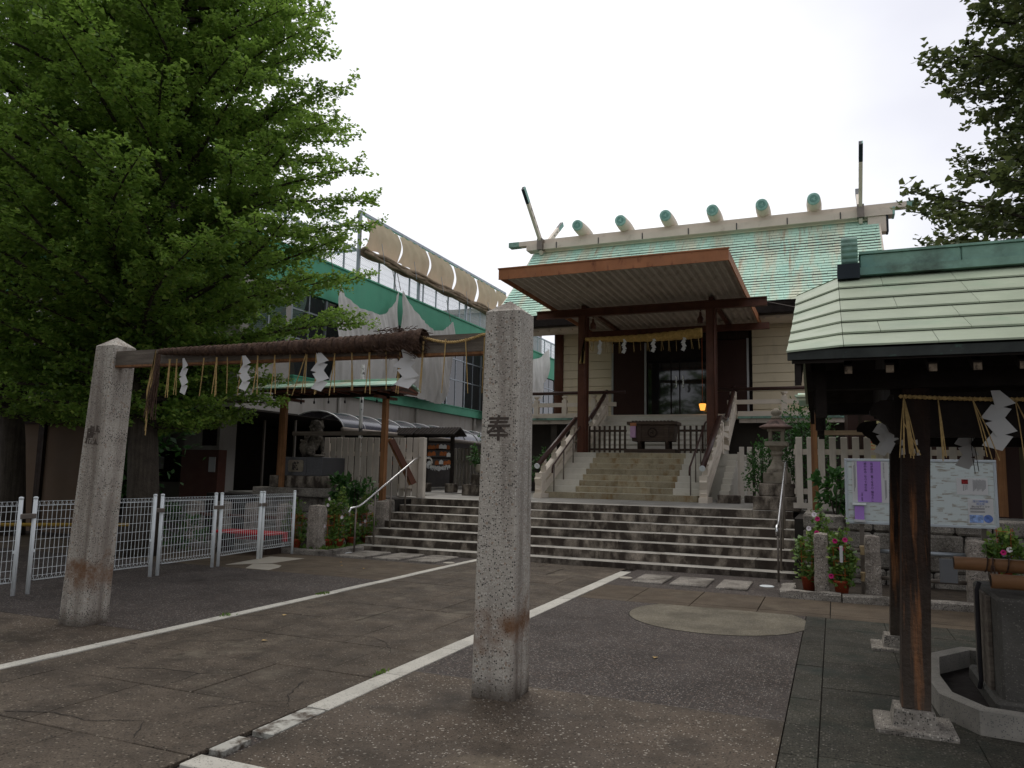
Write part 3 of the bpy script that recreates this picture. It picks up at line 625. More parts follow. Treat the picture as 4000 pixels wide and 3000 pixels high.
# straw tassels
xs = [-5.93, -5.83, -5.47, -5.31, -5.17, -4.99, -4.80, -4.60, -4.42, -4.24, -4.13, -3.93, -3.75, -3.57, -3.40, -3.26, -3.04, -2.83, -2.65, -2.48]
for i, x_ in enumerate(xs):
    p = bl(x_, -.04 if x_ < -3.1 else .03, -.09); m = MB(); nst = random.choice((1, 2, 2, 3)); L_ = .36 + (.09 if x_ > -3.1 else 0)
    for k in range(nst):
        dx = random.uniform(-.035, .035) + (-.12 if i == 9 and k == 0 else 0); m.tube([p + Vector((k * .006, 0, 0)), p + Vector((dx * .5, .004, -L_ * .5)), p + Vector((dx, 0, -L_ * random.uniform(.92, 1.04)))], [.0055, .0045, .0035], 5)
    single('straw_tassel', m, m_straw, 'thin straw strands hanging from the rope on the wooden beam', 'straw tassel', 'straw tassels hanging along the beam', loc=tuple(p))
m = MB(); p = bl(-6.08, .05, -.13)
for k in range(7): m.tube([p, p + Vector((-.03 - .008 * k, 0, -.4)), p + Vector((-.055 - random.uniform(0, .03), 0, -random.uniform(.55, .85)))], .0045, 4)
single('straw_tassel', m, m_straw, 'longest yellow straw bundle hanging at the thin left end of the rope', 'straw tassel', loc=tuple(p))
# ================================================================ WHITE MESH FENCE PANELS
def mesh_panel(a, b, label, first=True):
    a = Vector(a); b = Vector(b); L = (b - a).length; d = (b - a) / L; t = thing('mesh_fence_panel', label, 'fence panel', (a.x, a.y, 0), 'white mesh fence panels in a row'); H_ = 1.13
    P = lambda s, z: (a.x + d.x * s, a.y + d.y * s, z)
    for s in (0, L): part('post', MB().tube([P(s, -.02), P(s, H_ + .03)], .026, 10), m_white, t, True)
    for s in (0, L): part('post_cap', MB().lathe([(.029, H_ + .03), (.029, H_ + .05), (.015, H_ + .06)], P(s, 0), 10), m_white, t, True)
    nb = int(L / .063)
    wire = MB().tube([P(.05, .2), P(.05, 1.10)], .0028, 4).mesh('upright_wire', m_white, (P(.05, 0)[0], P(.05, 0)[1], 0))
    for i in range(nb + 1):
        s = .05 + (L - .1) * i / nb; piece('upright_wire', wire, t, (*P(s, 0)[:2], 0))
    for z in (.30, .42, .54, .66, .78, .90, 1.01): part('cross_wire', MB().tube([P(.03, z), P(L - .03, z)], .0032, 4), m_white, t)
    for zc, nm in ((1.10, 'top_roll'), (.185, 'bottom_roll')):   # the mesh rolled to a triangular beam at top and bottom
        m = MB(); nn_ = Vector((-d.y, d.x, 0))
        for o, dz in ((0, .03), (-.03, -.022), (.03, -.022)): m.tube([Vector(P(.04, zc + dz)) + nn_ * o, Vector(P(L - .04, zc + dz)) + nn_ * o], .0028, 4)
        for i in range(nb + 1):
            s = .05 + (L - .1) * i / nb; c_ = [Vector(P(s, zc + .03)), Vector(P(s, zc - .022)) - nn_ * .03, Vector(P(s, zc - .022)) + nn_ * .03]; m.tube([c_[0], c_[1], c_[2], c_[0]], .0024, 3, False)
        part(nm, m, m_white, t)
    for s in (.0, L):
        e = P(s + (.03 if s == 0 else -.03), .52); part('wire_clip', MB().box(e[0] - .012, e[0] + .012, e[1] - .012, e[1] + .012, .505, .535), m_white, t)
    return t
FP = [((-9.24, 4.86), (-9.22, 6.42), 'nearest white mesh fence panel cut by the left edge of the photo'), ((-9.21, 6.60), (-9.19, 8.42), 'white mesh fence panel behind the far granite pillar'), ((-9.22, 8.58), (-9.26, 9.70), 'third white mesh fence panel, just right of the far pillar'), ((-9.27, 9.84), (-9.42, 10.95), 'fourth white mesh fence panel in front of small stone bollards'), ((-9.44, 11.05), (-9.52, 12.0), 'last white mesh fence panel, nearest the flower pots')]
for a, b, l in FP: mesh_panel(a, b, l)
for a, b in zip(FP[:-1], FP[1:]):
    x_, y_ = (a[1][0] + b[0][0]) / 2, (a[1][1] + b[0][1]) / 2
    single('fence_coupler', MB().box(x_ - .035, x_ + .035, y_ - .1, y_ + .1,   .92, .98, .006), m_dullsteel, 'small grey metal bracket joining two white mesh fence panels', 'bracket', 'grey brackets between fence panels')
# ================================================================ UPPER STEPS
us = thing('shrine_stone_stairs', 'yellowed granite stairs in two flights rising from the terrace to the shrine doors', 'stone stairs', (-4.85, 18.5, 1.0))
random.seed(5)
def upblk(a, b, y0, y1, z0, z1, m, top):
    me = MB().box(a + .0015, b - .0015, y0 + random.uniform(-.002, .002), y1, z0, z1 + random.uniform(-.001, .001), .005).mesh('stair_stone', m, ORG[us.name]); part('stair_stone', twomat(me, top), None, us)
m_cstepT = mat('cream_tread', (.60, .57, .50), .6, .1, 3, rnd=.05); m_ystepT = mat('yellow_tread', (.45, .42, .33), .6, .12, 3, rnd=.06)
for k in range(8):
    y = 18.5 + .3 * k; z0 = 1.0 + .152 * k; z1 = z0 + .152; L0, R0 = -6.9, -2.98
    inL = -6.1 + .07 * 0 if k > 0 else -6.9; inR = -3.62 if k > 0 else -2.98
    if k > 0: upblk(L0, inL, y, y + .34, z0 - .02, z1, m_cstep, m_cstepT); upblk(inR, R0, y, y + .34, z0 - .02, z1, m_cstep, m_cstepT)
    x = inL; xs = [x]
    while x < inR - .9: x += random.uniform(.55, 1.1); xs.append(x)
    xs[-1] = inR if inR - xs[-1] < .3 else xs[-1]; 
    if xs[-1] != inR: xs.append(inR)
    for a, b in zip(xs[:-1], xs[1:]): upblk(a, b, y, y + .34, z0 - .02 if k else .99, z1, m_ystep, m_ystepT)
part('landing', MB().box(-7.3, -2.2, 20.94, 22.0, 1.9, 2.216), m_cstep, us)
part('landing_body', MB().box(-7.25, -2.3, 20.96, 24.0, .99, 1.9), m_cstep, us)
part('lower_flight_core', MB().prism([(18.6, .995)] + sum([[(18.6 + .3 * k, 1.1 + .152 * k), (18.9 + .3 * k, 1.1 + .152 * k)] for k in range(8)], []) + [(20.955, 2.1), (20.955, .995)], 'x', -6.87, -3.02), m_cstep, us)
for k in range(8):
    y = 22.0 + .28 * k; z0 = 2.216 + .16 * k; z1 = z0 + .16; x = -6.85; xs = [x]
    while x < -2.9 - 1: x += random.uniform(.7, 1.2); xs.append(x)
    xs.append(-2.9)
    for a, b in zip(xs[:-1], xs[1:]): upblk(a, b, y, y + .32, z0 - .02, z1, m_cstep, m_cstepT)
part('flight_core', MB().prism([(22.05, 1.9)] + [(22.05 + .28 * k, 2.34 + .16 * k) for k in range(8)] + [(24.3, 1.9)], 'x', -6.8, -2.95), m_cstep, us)
# stepped blocks seen outside the right balustrade
for k in range(7): part('side_block', MB().box(-2.55, -2.32, 18.7 + .3 * k, 19.05 + .3 * k, 1.0, 1.12 + .152 * k, .006), m_cstep, us)
single('granite_block', MB().box(-2.50, -2.02, 18.35, 18.75, 1.0, 1.19, .01), m_step, 'single low granite block beside the foot of the right shrine balustrade', 'stone block')
single('granite_kerb_block', MB().box(-2.0, -1.0, 19.3, 19.55, 1.0, 1.17, .01), m_step, 'low dark granite sill under the pale fence beside the shrine stairs', 'stone block')
# balustrades
def balustrade(x, s, label):
    t = thing('stair_balustrade', label, 'balustrade', (x, 18.4, 1.0))
    def flight(y0, z0, y1, z1, ya, za, yb, zb):
        dz = (z1 - z0) / (y1 - y0)
        part('upper_stringer', MB().beam((x, y0 - .18, z0 - .42 - .18 * dz), (x, y1, z1 - .42), .16, .17), m_cream, t)
        part('lower_stringer', MB().beam((x, y0 - .12, z0 - .72 - .12 * dz), (x, y1, z1 - .72), .14, .19), m_cream, t)
        for f in (.08, .36, .64, .92):
            y = y0 + (y1 - y0) * f; z = z0 + (z1 - z0) * f
            part('baluster', MB().box(x - .055, x + .055, y - .055, y + .055, z - .75, z - .20).lathe([(.05, -.2), (.035, -.175), (.075, -.13), (.085, -.1), (.05, -.055), (.045, -.03)], (x, y, z), 8), m_cream, t)
            part('bracket', MB().prism([(y - .09, z - .13), (y + .09, z - .13 + .1 * dz), (y + .10, z - .02 + .1 * dz), (y + .06, z + .03), (y - .06, z - .05), (y - .10, z - .04)], 'x', x - .04, x + .04), m_cream, t)
        part('handrail_pole', MB().tube([(x, ya, za), (x, yb, zb)], .068, 16), m_railbrown, t, True)
        part('pole_end', MB().tube([(x, ya - .012 * cos(math.atan(dz)), za - .012 * sin(math.atan(dz))), (x, ya, za)], .071, 16), m_white, t)
    flight(18.15, 1.90, 20.9, 3.16, 17.9, 1.79, 20.95, 3.18)
    part('foot_block', MB().box(x - .1, x + .1, 17.95, 18.75, .995, 1.12), m_cream, t)
    part('newel_post', MB().box(x - .09, x + .09, 18.02, 18.2, 1.0, 1.62), m_cream, t)
    part('landing_post', MB().box(x - .09, x + .09, 20.86, 21.05, 2.216, 3.06).lathe([(.09, 0), (.06, .03), (.05, .06)], (x, 20.95, 3.06), 8), m_cream, t)
    for z in (2.42, 2.76): part('landing_rail', MB().beam((x, 20.9, z), (x, 22.3, z), .14, .13), m_cream, t)
    part('handrail_bend', MB().tube([(x, 20.95, 3.18), (x, 21.2, 3.22), (x, 22.1, 3.22), (x, 22.35, 3.30)], .05, 12), m_railbrown, t, True)
    flight(22.4, 3.34, 24.0, 4.22, 22.3, 3.24, 24.25, 4.33)
    part('verandah_post', MB().box(x - .09, x + .09, 23.93, 24.12, 3.5, 4.2), m_cream, t)
m_railbrown = mat('dark_brown_rail', (.055, .028, .022), .3, .1, 5)
balustrade(-2.77, 1, 'cream balustrade with brown round rail on the right side of the shrine stairs')
balustrade(-6.82, -1, 'cream balustrade with brown round rail on the left side of the shrine stairs')
def inner_rail(x, label):
    t = thing('thin_stair_rail', label, 'handrail', (x, 18.5, 1.0))
    part('rail', MB().tube([(x, 18.42, 1.62), (x, 18.42, 1.72), (x, 18.47, 1.82), (x, 18.6, 1.88), (x, 20.9, 3.04), (x, 21.05, 3.08), (x, 21.3, 3.08)], .024, 8), m_railbrown, t, True)
    for y, zb in ((18.55, 1.0), (19.3, 1.45), (20.1, 1.9), (20.85, 2.2), (21.2, 2.216)): part('rail_post', MB().tube([(x, y, zb), (x, y, 1.86 + (min(y, 20.9) - 18.6) * .505)], .017, 8), m_dullsteel, t, True)
inner_rail(-3.15, 'thin brown metal handrail inside the right shrine balustrade')
inner_rail(-6.6, 'thin brown metal handrail inside the left shrine balustrade')
# ================================================================ SHRINE HALL
hx0, hx1, hy0, hy1, fz = -9.1, -.35, 25.6, 30.4, 3.5
hall = thing('shrine_hall', 'cream shrine hall with verdigris copper roof, white ridge logs and crossed finials', 'shrine building', (-4.73, 25.6, 1.0))
dx0, dx1, dzt = -7.0, -2.46, 6.12
part('side_wall', MB().box(hx0, hx0 + .15, hy0, hy1, fz, 7.2).box(hx1 - .15, hx1, hy0, hy1, fz, 7.2).box(hx0, hx1, hy1 - .15, hy1, fz, 7.2), m_siding, hall)
part('inner_room', MB().box(hx0 + .2, hx1 - .2, hy0 + 3.2, hy0 + 3.3, fz, 7.0).box(hx0 + .2, hx1 - .2, hy0 + .3, hy1, fz - .05, fz + .04).box(hx0 + .2, hx1 - .2, hy0 + .3, hy1, 6.6, 6.7), m_blackwood, hall)
zc = fz
while zc < 6.95:
    z2 = min(zc + .293, 7.0)
    for a, b in ((hx0 + .3, dx0 - .04), (dx1 + .12, hx1 - .05)):
        part('siding_board', MB().prism([(hy0 - .012, zc + .006), (hy0 + .10, zc + .006), (hy0 + .10, z2 - .004), (hy0 + .012, z2 - .004)], 'x', a, b), m_siding, hall)
    zc = z2
part('wall_backing', MB().box(hx0 + .1, dx0, hy0 + .09, hy0 + .15, fz, 7.1).box(dx1, hx1 - .1, hy0 + .09, hy0 + .15, fz, 7.1).box(dx0, dx1, hy0 + .0, hy0 + .15, dzt, 7.1), m_blackwood, hall)
part('lintel', MB().box(dx0, dx1, hy0 - .05, hy0 - .002, dzt, dzt + .22), m_darkwood, hall)
for x in (hx0 + .17, hx1 - .05, hx0 - .75 * 0 - .0): pass
for x in (hx0 + .13, hx1 + .0): part('corner_column', MB().tube([(x, hy0 - .02, 3.5), (x, hy0 - .02, 7.1)], .17, 16), m_brownmetal, hall, True)
for a, b in ((dx0, -5.82), (-3.62, dx1)):
    d = part('sliding_door', MB().box(a + .03, b - .03, hy0 - .06, hy0 + .0, fz + .17, dzt - .03), m_door, hall)
    for x in (a + .015, b - .015): part('door_frame', MB().box(x - .03, x + .03, hy0 - .075, hy0 + .01, fz + .14, dzt), m_alu, d)
gl = part('glass_door', MB().box(-5.78, -3.66, hy0 + .05, hy0 + .06, fz + .16, dzt - .32), m_glass, hall)
part('transom_screen', MB().box(-5.78, -3.66, hy0 + .03, hy0 + .07, dzt - .62, dzt), m_blackwood, hall)
part('sill', MB().box(dx0, dx1, hy0 - .12, hy0 + .09, fz, fz + .15), m_cream, hall)
for x in (-5.78, -4.98, -4.69, -3.66): part('mullion', MB().box(x - .02, x + .02, hy0 + .035, hy0 + .07, fz + .15, dzt - .3), m_blackwood, gl)
for x in (-4.80, -4.57): part('door_handle', MB().box(x - .02, x + .02, hy0 - .0, hy0 + .03, 4.56, 4.96), m_stainless, gl)
lm = thing('lit_lantern', 'small glowing orange lantern hanging inside the shrine doors beside the right post', 'lantern', (-3.90, 25.35, 3.9))
part('lamp_shade', MB().lathe([(.06, -.16), (.075, -.15), (.115, .04), (.10, .06), (.04, .065)], (-3.90, 25.35, 3.92), 6), m_lamp, lm)
part('lamp_cap', MB().lathe([(.125, .066), (.05, .10), (.02, .12)], (-3.90, 25.35, 3.92), 6), m_darkwood, lm)
part('lamp_cord', MB().tube([(-3.90, 25.35, 4.04), (-3.90, 25.35, 6.3)], .01, 5), m_orange, lm)
# verandah
vr = part('verandah', MB().box(-10.3, .85, 24.02, 25.55, 3.40, 3.50), m_cream, hall)
part('verandah_beam', MB().box(-10.3, -6.95, 23.97, 24.015, 3.45, 3.60).box(-2.64, .85, 23.97, 24.015, 3.45, 3.60), m_cream, vr)
part('dark_green_edge', MB().box(-10.3, -6.95, 23.95, 24.01, 3.38, 3.445).box(-2.64, .85, 23.95, 24.01, 3.38, 3.445), m_copper3, vr)
for a, b in ((-10.25, -7.3), (-2.6, .8)):
    x = a
    while x < b: part('fascia_tile', MB().box(x, min(x + .5, b) - .008, 24.0, 24.06, 3.25, 3.375), m_corr, vr); x += .5
part('underfloor', MB().box(-10.2, -6.82, 24.6, 25.4, 1.0, 3.4), m_undercroft, hall); part('underfloor', MB().box(-3.2, .8, 24.6, 25.4, 1.0, 3.4), m_undercroft, hall)
for x in (-10.1, -8.6, -1.2, .6): part('under_post', MB().box(x - .1, x + .1, 24.1, 24.3, 1.0, 3.4), m_undercroft, hall)
for a, b in ((-10.3, -6.9), (-2.7, .85)):
    part('verandah_top_rail', MB().tube([(a, 24.03, 4.28), (b + (.75 if a < -5 else 0), 24.03, 4.28)] if a < -5 else [(a - .55, 24.03, 4.28), (b, 24.03, 4.28)], .055, 12), m_railbrown, hall, True)
    part('verandah_mid_rail', MB().box(a - (0 if a < -5 else .25), b + (.45 if a < -5 else 0), 23.98, 24.08, 3.82, 3.95), m_cream, hall)
    x = a + (.1 if a < -5 else 1.4)
    while x < b + .1:
        part('verandah_baluster', MB().box(x - .08, x + .08, 23.95, 24.11, 3.5, 4.05).lathe([(.09, 0), (.05, .03), (.055, .05), (.1, .10), (.1, .14)], (x, 24.03, 4.04), 8), m_cream, hall); x += 1.0
# eaves and gables
ry, rz, ey, ez = 28.0, 10.44, 24.0, 6.97; rx0, rx1 = -10.93, 1.63
def roofz(y): f = abs(y - ry) / (ry - ey); return rz - (rz - ez) * f - .10 * sin(pi * f) 
part('roof_deck', MB().prism([(ey, ez - .03), (26, roofz(26) - .03), (ry, rz - .03), (30, roofz(30) - .03), (32, ez - .03), (32, ez - .12), (ry, rz - .2), (ey, ez - .12)], 'x', rx0 + .03, rx1 - .03), m_blackwood, hall)
part('eave_edge', MB().box(rx0, rx1, ey + .02, ey + .2, ez - .36, ez - .06), m_eave if 'm_eave' in globals() else m_blackwood, hall)
part('eave_soffit', MB().box(rx0 + .2, rx1 - .2, ey + .2, 25.7, ez - .36, ez - .3), m_undercroft, hall)
part('eave_trim', MB().box(rx0 + 1.0, rx1 - 1.0, 24.4, 25.5, ez - .42, ez - .365), m_cream, hall)
for x in np.arange(-9.9, .9, .42): part('eave_bracket', MB().box(x, x + .10, 24.42, 24.6, ez - .47, ez - .421), m_cream, hall)
part('gable_wall', MB().prism([(25.7, 6.95), (28, 9.6), (30.3, 6.95)], 'x', hx0 + .05, hx0 + .2).prism([(25.7, 6.95), (28, 9.6), (30.3, 6.95)], 'x', hx1 - .2, hx1 - .05), m_siding, hall)
for q0, q1 in ((rx1 - .02, rx1 + .05), (rx0 - .05, rx0 + .02)): part('bargeboard', MB().prism([(ey, ez - .05), (26, roofz(26) - .05), (ry, rz - .03), (ry, rz - .4), (26, roofz(26) - .36), (ey, ez - .3)], 'x', q0, q1), m_cream, hall)
# copper tiles: 28 courses of the front slope
random.seed(9); nr_ = 27; tl_ = .42; big = []; rest = MB()
for r in range(nr_):
    y0 = ey - .03 + (ry - ey) * r / nr_; y1 = ey - .03 + (ry - ey) * (r + 1) / nr_; x = rx0 - random.uniform(0, tl_)
    za, zb = roofz(max(y0, ey)), roofz(y1)
    while x < rx1:
        a, b = max(x, rx0), min(x + tl_ - .006, rx1)
        if b - a > .03:
            cxx = (a + b) / 2; vis = (r >= 15 - 0) or cxx > -1.6 or cxx < -8.6
            dzr = random.uniform(-.004, .004)
            mm = MB().add([(a, y0, za + .012 + dzr), (b, y0, za + .012 + dzr), (b, y1 + .03, zb + .004), (a, y1 + .03, zb + .004), (a, y0, za - .003 + dzr), (b, y0, za - .003 + dzr)], [(0, 1, 2, 3), (4, 5, 1, 0)])
            big.append((0 if vis and (cxx > -1.8 and r < 18) else (1 if vis else 2), random.random(), mm))
        x += tl_
big.sort(key=lambda q: (q[0], q[1]))
for i, (v, _, mm) in enumerate(big):
    if i < 298: part('roof_tile', mm, m_copper, hall)
    else: rest.add(mm.v, mm.f)
part('roof_tiles', rest, m_copper, hall, kind='stuff')
back = MB()
for r in range(12):
    y0 = 32 - 4 * r / 12; y1 = 32 - 4 * (r + 1) / 12; back.add([(rx0, y0, roofz(y0) + .01), (rx1, y0, roofz(y0) + .01), (rx1, y1, roofz(y1)), (rx0, y1, roofz(y1))], [(0, 1, 2, 3)])
part('back_roof_sheet', back, m_copper, hall)
# ridge: lower board, upper board, end caps
rb = part('ridge_board', MB().box(rx0 - .25, 2.06, 27.74, 28.26, 10.50, 10.74), m_cream, hall)
part('ridge_cap_end', MB().box(2.063, 2.13, 27.73, 28.27, 10.49, 10.75), m_coppercap, rb); part('pendant_box', MB().box(1.30, 1.86, 27.79, 28.21, 9.95, 10.49), m_cream, hall); part('pendant_end', MB().box(1.862, 1.93, 27.785, 28.215, 9.94, 10.489), m_capdark, hall)
rt = part('ridge_beam', MB().box(-11.55, 2.5, 27.84, 28.16, 10.745, 10.93), m_cream, hall)
for a, b in ((-12.0, -11.55), (2.5, 2.85)): part('beam_end_cap', MB().box(a, b, 27.835, 28.165, 10.74, 10.935), m_copper3, rt)
for x in np.arange(-9.9, 1.8, 1.725): part('clamp', MB().box(x - .015, x + .015, 27.715, 27.735, 10.5, 10.74), m_capdark, rb)
m_comma = mat('darker_comma_relief', (.14, .30, .25), .6, .2, 8)
for i in range(6):
    x = -8.87 + 1.697 * i; k = part('ridge_log', MB().lathe([(.23, 0), (.265, .15), (.285, .55), (.285, .9), (.265, 1.3), (.23, 1.45)], (0, 0, 0), 20), m_cream, hall, True)
    me = k.data; V = [(x + v.co.x + 4.73 * 0, 27.27 + v.co.z, 11.12 + v.co.y) for v in me.vertices]
    mm = MB(); mm.lathe([(.205, 0), (.228, .12), (.248, .5), (.248, .96), (.228, 1.34), (.205, 1.46)], (0, 0, 0), 20); mm.v = [(x + a, 27.27 + c_, 11.15 + b) for a, b, c_ in mm.v]
    k.data = mm.mesh('ridge_log', m_cream, ORG[hall.name], True)
    cp = MB(); cp.lathe([(.208, 0), (.208, .06), (.17, .065)], (0, 0, 0), 20); cp.v = [(x + a, 27.262 - c_ + 0 * b, 11.15 + b) for a, b, c_ in cp.v]; cp.fix = True
    c_ = part('log_end_cap', cp, m_coppercap, k, True)
    part('comma_crest', tomoe(MB(), (x, 27.196, 11.15), (1, 0, 0), (0, 0, 1), .15, .012), m_comma, k)
def finial(x, label):
    for s in (-1, 1):
        f = part('crossed_finial', MB(), None, hall) if 0 else None
        p0 = Vector((x, 28 - s * -.35, 10.55)); y0 = 28 + s * .1; y1 = 28 + s * 1.62
        a = Vector((x, 28 - s * .30, 10.35)); b = Vector((x, 28 + s * 2.25, 12.32))
        d = (b - a).normalized(); e = a.lerp(b, .80)
        m_ = MB().beam(a, e, .13, .24, (0, 1, 0)) if 0 else MB().beam(a, e, .115, .19, Vector((0, 1, 0)))
        ff = part('crossed_finial', m_, m_cream, hall)
        part('finial_tip', MB().beam(e, b, .12, .195, Vector((0, 1, 0))), m_capdark, ff)
        part('tip_edge', MB().beam(e + Vector((.045, 0, 0)) + d * .01, b + Vector((.045, 0, 0)) + d * .012, .035, .17, Vector((0, 1, 0))), m_coppercap, ff)
        for q in (.45, .58, .70):
            c_ = a.lerp(b, q); part('slot', MB().beam(c_ - d * .07, c_ + d * .07, .121, .045, Vector((0, 1, 0))), m_capdark, ff)
    part('finial_foot', MB().box(x - .11, x + .11, 27.55, 27.83, 10.45, 10.9), m_dullsteel, hall)
finial(-10.55, ''); finial(1.08, '')
# ================================================================ CANOPY
cx0, cx1, cy0, cy1 = -7.52, -2.0, 16.85, 25.2
cn = thing('entrance_canopy', 'flat corrugated metal canopy with rusty orange fascia on brown steel posts over the stairs', 'canopy', (-4.76, 20.8, 2.2))
cs = 27; V = []; F = []
nx = cs * 8
m = MB()
for i in range(nx + 1):
    x = cx0 + .05 + (cx1 - cx0 - .1) * i / nx; ph = (i % 8) / 8
    z = 6.46 + (.0 if ph < .375 else .075 if .5 <= ph < .875 else .0375)
    for y in (cy0 + .05, cy1 - .05): m.v.append((x, y, z))
m.f = [(2 * i, 2 * i + 1, 2 * i + 3, 2 * i + 2) for i in range(nx)]
part('corrugated_sheet', m, m_corr, cn)
part('top_sheet', MB().box(cx0 + .04, cx1 - .04, cy0 + .04, cy1 - .04, 6.56, 6.57), m_corr, cn)
part('front_fascia', MB().box(cx0, cx1, cy0, cy0 + .03, 6.34, 6.60), m_rust, cn)
part('side_fascia', MB().box(cx1 - .03, cx1, cy0 + .031, cy1, 6.36, 6.59), m_rust, cn); part('side_fascia', MB().box(cx0, cx0 + .03, cy0 + .031, cy1, 6.36, 6.59), m_rust, cn)
part('back_fascia', MB().box(cx0, cx1, cy1 + .001, cy1 + .03, 6.36, 6.59), m_rust, cn)
part('edge_lip', MB().box(cx0 - .02, cx1 + .02, cy0 - .02, cy0 + .04, 6.601, 6.63), m_rust, cn)
part('cross_beam', MB().box(-8.0, -1.50, 20.72, 20.88, 6.34, 6.36).box(-8.0, -1.50, 20.72, 20.88, 6.13, 6.15).box(-8.0, -1.50, 20.79, 20.81, 6.15, 6.34), m_brownmetal, cn)
part('cross_beam', MB().box(-7.8, -1.7, 24.2, 24.36, 6.15, 6.35), m_brownmetal, cn)
for x in (-6.55, -2.945):
    part('post', MB().box(x - .13, x + .13, 20.68, 20.705, 2.216, 6.13).box(x - .13, x + .13, 20.895, 20.92, 2.216, 6.13).box(x - .012, x + .012, 20.705, 20.895, 2.216, 6.13), m_brownmetal, cn)
    part('post_conduit', MB().tube([(x + .09, 20.66, 2.22), (x + .09, 20.66, 6.1)], .022, 8), m_brownmetal, cn, True)
    part('long_beam', MB().box(x - .06, x + .06, cy0 + .9 + 3, cy1 - .1, 6.37, 6.455), m_brownmetal, cn)
# spotlight clusters
for x in (-6.3, -3.25): single('ceiling_floodlight', MB().lathe([(.03, .3), (.04, .2), (.09, .12), (.08, .0)], (x, 20.9, 5.78), 10).tube([(x, 20.9, 6.1), (x + .03, 20.9, 6.3)], .02, 6), m_brownmetal, 'small lamp hanging under the canopy beam by the %s post' % ('left' if x < -5 else 'right'), 'lamp', 'lamps under the canopy')
# golden rope with shide
gr = thing('golden_straw_rope', 'golden twisted straw rope hung between the two canopy posts', 'straw rope', (-4.8, 20.5, 5.4))
m = MB(); n = 160; nn = 12; x0, x1 = -6.42, -3.16
for i in range(n + 1):
    f = i / n; R = .045 + .085 * f ** .8; xx = x0 + (x1 - x0) * f; zc_ = 5.44 - .05 * sin(pi * f) - .02 * (1 - f)
    for j in range(nn):
        a = 2 * pi * j / nn; r = R * (1 + .18 * abs(sin(f * 46 - a))); m.v.append((xx, 20.55 + r * cos(a), zc_ + r * sin(a)))
m.f = [(i * nn + j, i * nn + (j + 1) % nn, (i + 1) * nn + (j + 1) % nn, (i + 1) * nn + j) for i in range(n) for j in range(nn)] + [tuple(range(nn)), tuple(n * nn + j for j in range(nn - 1, -1, -1))]; m.fix = True
part('rope_body', m, m_ropegold, gr, True)
m = MB()
for k in range(16): m.tube([(-6.42, 20.5, 5.42), (-6.47 + random.uniform(-.05, .05), 20.5, 5.1), (-6.48 + random.uniform(-.1, .06), 20.5, 4.72)], .012, 4)
part('tail', m, m_straw, gr)
part('sling', MB().tube([(-6.30, 20.5, 5.4), (-6.25, 20.48, 5.1), (-6.17, 20.48, 5.05), (-6.15, 20.5, 5.35)], .012, 5), m_straw, gr)
for i, x in enumerate((-5.97, -5.27, -4.45, -3.63)):
    single('paper_streamer', shide((x, 20.46, 5.36), .42, .16, .1, MB()), m_paper, 'small white zigzag paper, %s under the golden rope' % ('first from the left', 'second from the left', 'third from the left', 'rightmost')[i], 'paper streamer', 'zigzag papers under the golden rope')
for i, x in enumerate(np.linspace(-5.8, -3.25, 14)):
    if min(abs(x - q) for q in (-5.97, -5.27, -4.45, -3.63)) < .08: continue
    m = MB()
    for k in range(2): m.tube([(x, 20.46, 5.36), (x + .03 * k + random.uniform(-.02, .05), 20.46, 4.98 + random.uniform(-.03, .05))], .006, 4)
    single('straw_tassel', m, m_straw, 'thin straw strands hanging from the golden rope', 'straw tassel', 'straw tassels under the golden rope')
# offering box and low fences on the landing
ob = thing('offering_box', 'dark brown wooden offering box with a round crest at the top of the stairs', 'offering box', (-4.65, 21.3, 2.216))
part('box_body', MB().prism([(-5.22, 2.56), (-5.28, 3.02), (-4.02, 3.02), (-4.08, 2.56)], 'y', 21.2, 21.75), m_oldbrown, ob)
part('top_frame', MB().box(-5.36, -3.95, 21.12, 21.83, 3.022, 3.11, .008), m_oldbrown, ob)
for x in np.linspace(-5.2, -4.1, 12): part('top_slat', MB().box(x - .025, x + .025, 21.16, 21.8, 3.111, 3.135), m_oldbrown, ob)
for x in (-5.02, -4.24): part('front_strut', MB().prism([(x - .055, 3.02), (x + .055, 3.02), (x + .055, 2.6), (x, 2.50), (x - .055, 2.6)], 'y', 21.16, 21.198), m_oldbrown, ob); part('leg', MB().box(x - .05, x + .05, 21.2, 21.3, 2.34, 2.56), m_darkwood, ob); part('leg', MB().box(x - .05, x + .05, 21.6, 21.7, 2.34, 2.56), m_darkwood, ob)
part('plinth', MB().box(-5.42, -3.98, 21.05, 21.9, 2.217, 2.34, .01), m_oldbrown, ob)
cp = MB(); cp.lathe([(.14, 0), (.14, .02), (.11, .022)], (0, 0, 0), 24); cp.v = [(-4.64 + a, 21.198 - c_, 2.80 + b) for a, b, c_ in cp.v]; cp.fix = True
cb = part('round_crest', cp, m_darkwood, ob); part('comma_mark', tomoe(MB(), (-4.64, 21.174, 2.80), (1, 0, 0), (0, 0, 1), .115, .008), m_oldbrown, cb)
fh = thing('fortune_slip_holder', 'small pink and red paper holder on the left of the offering box', 'paper holder', (-5.2, 21.17, 2.9)); part('holder', MB().box(-5.25, -5.10, 21.09, 21.155, 2.66, 2.98), m_purplepale if 'm_purplepale' in globals() else mat('pale_pink_print', (.48, .30, .46), .6, .1, 9), fh); part('red_top', MB().box(-5.25, -5.08, 21.085, 21.156, 2.982, 3.07), MATS['rusty_fascia'], fh)
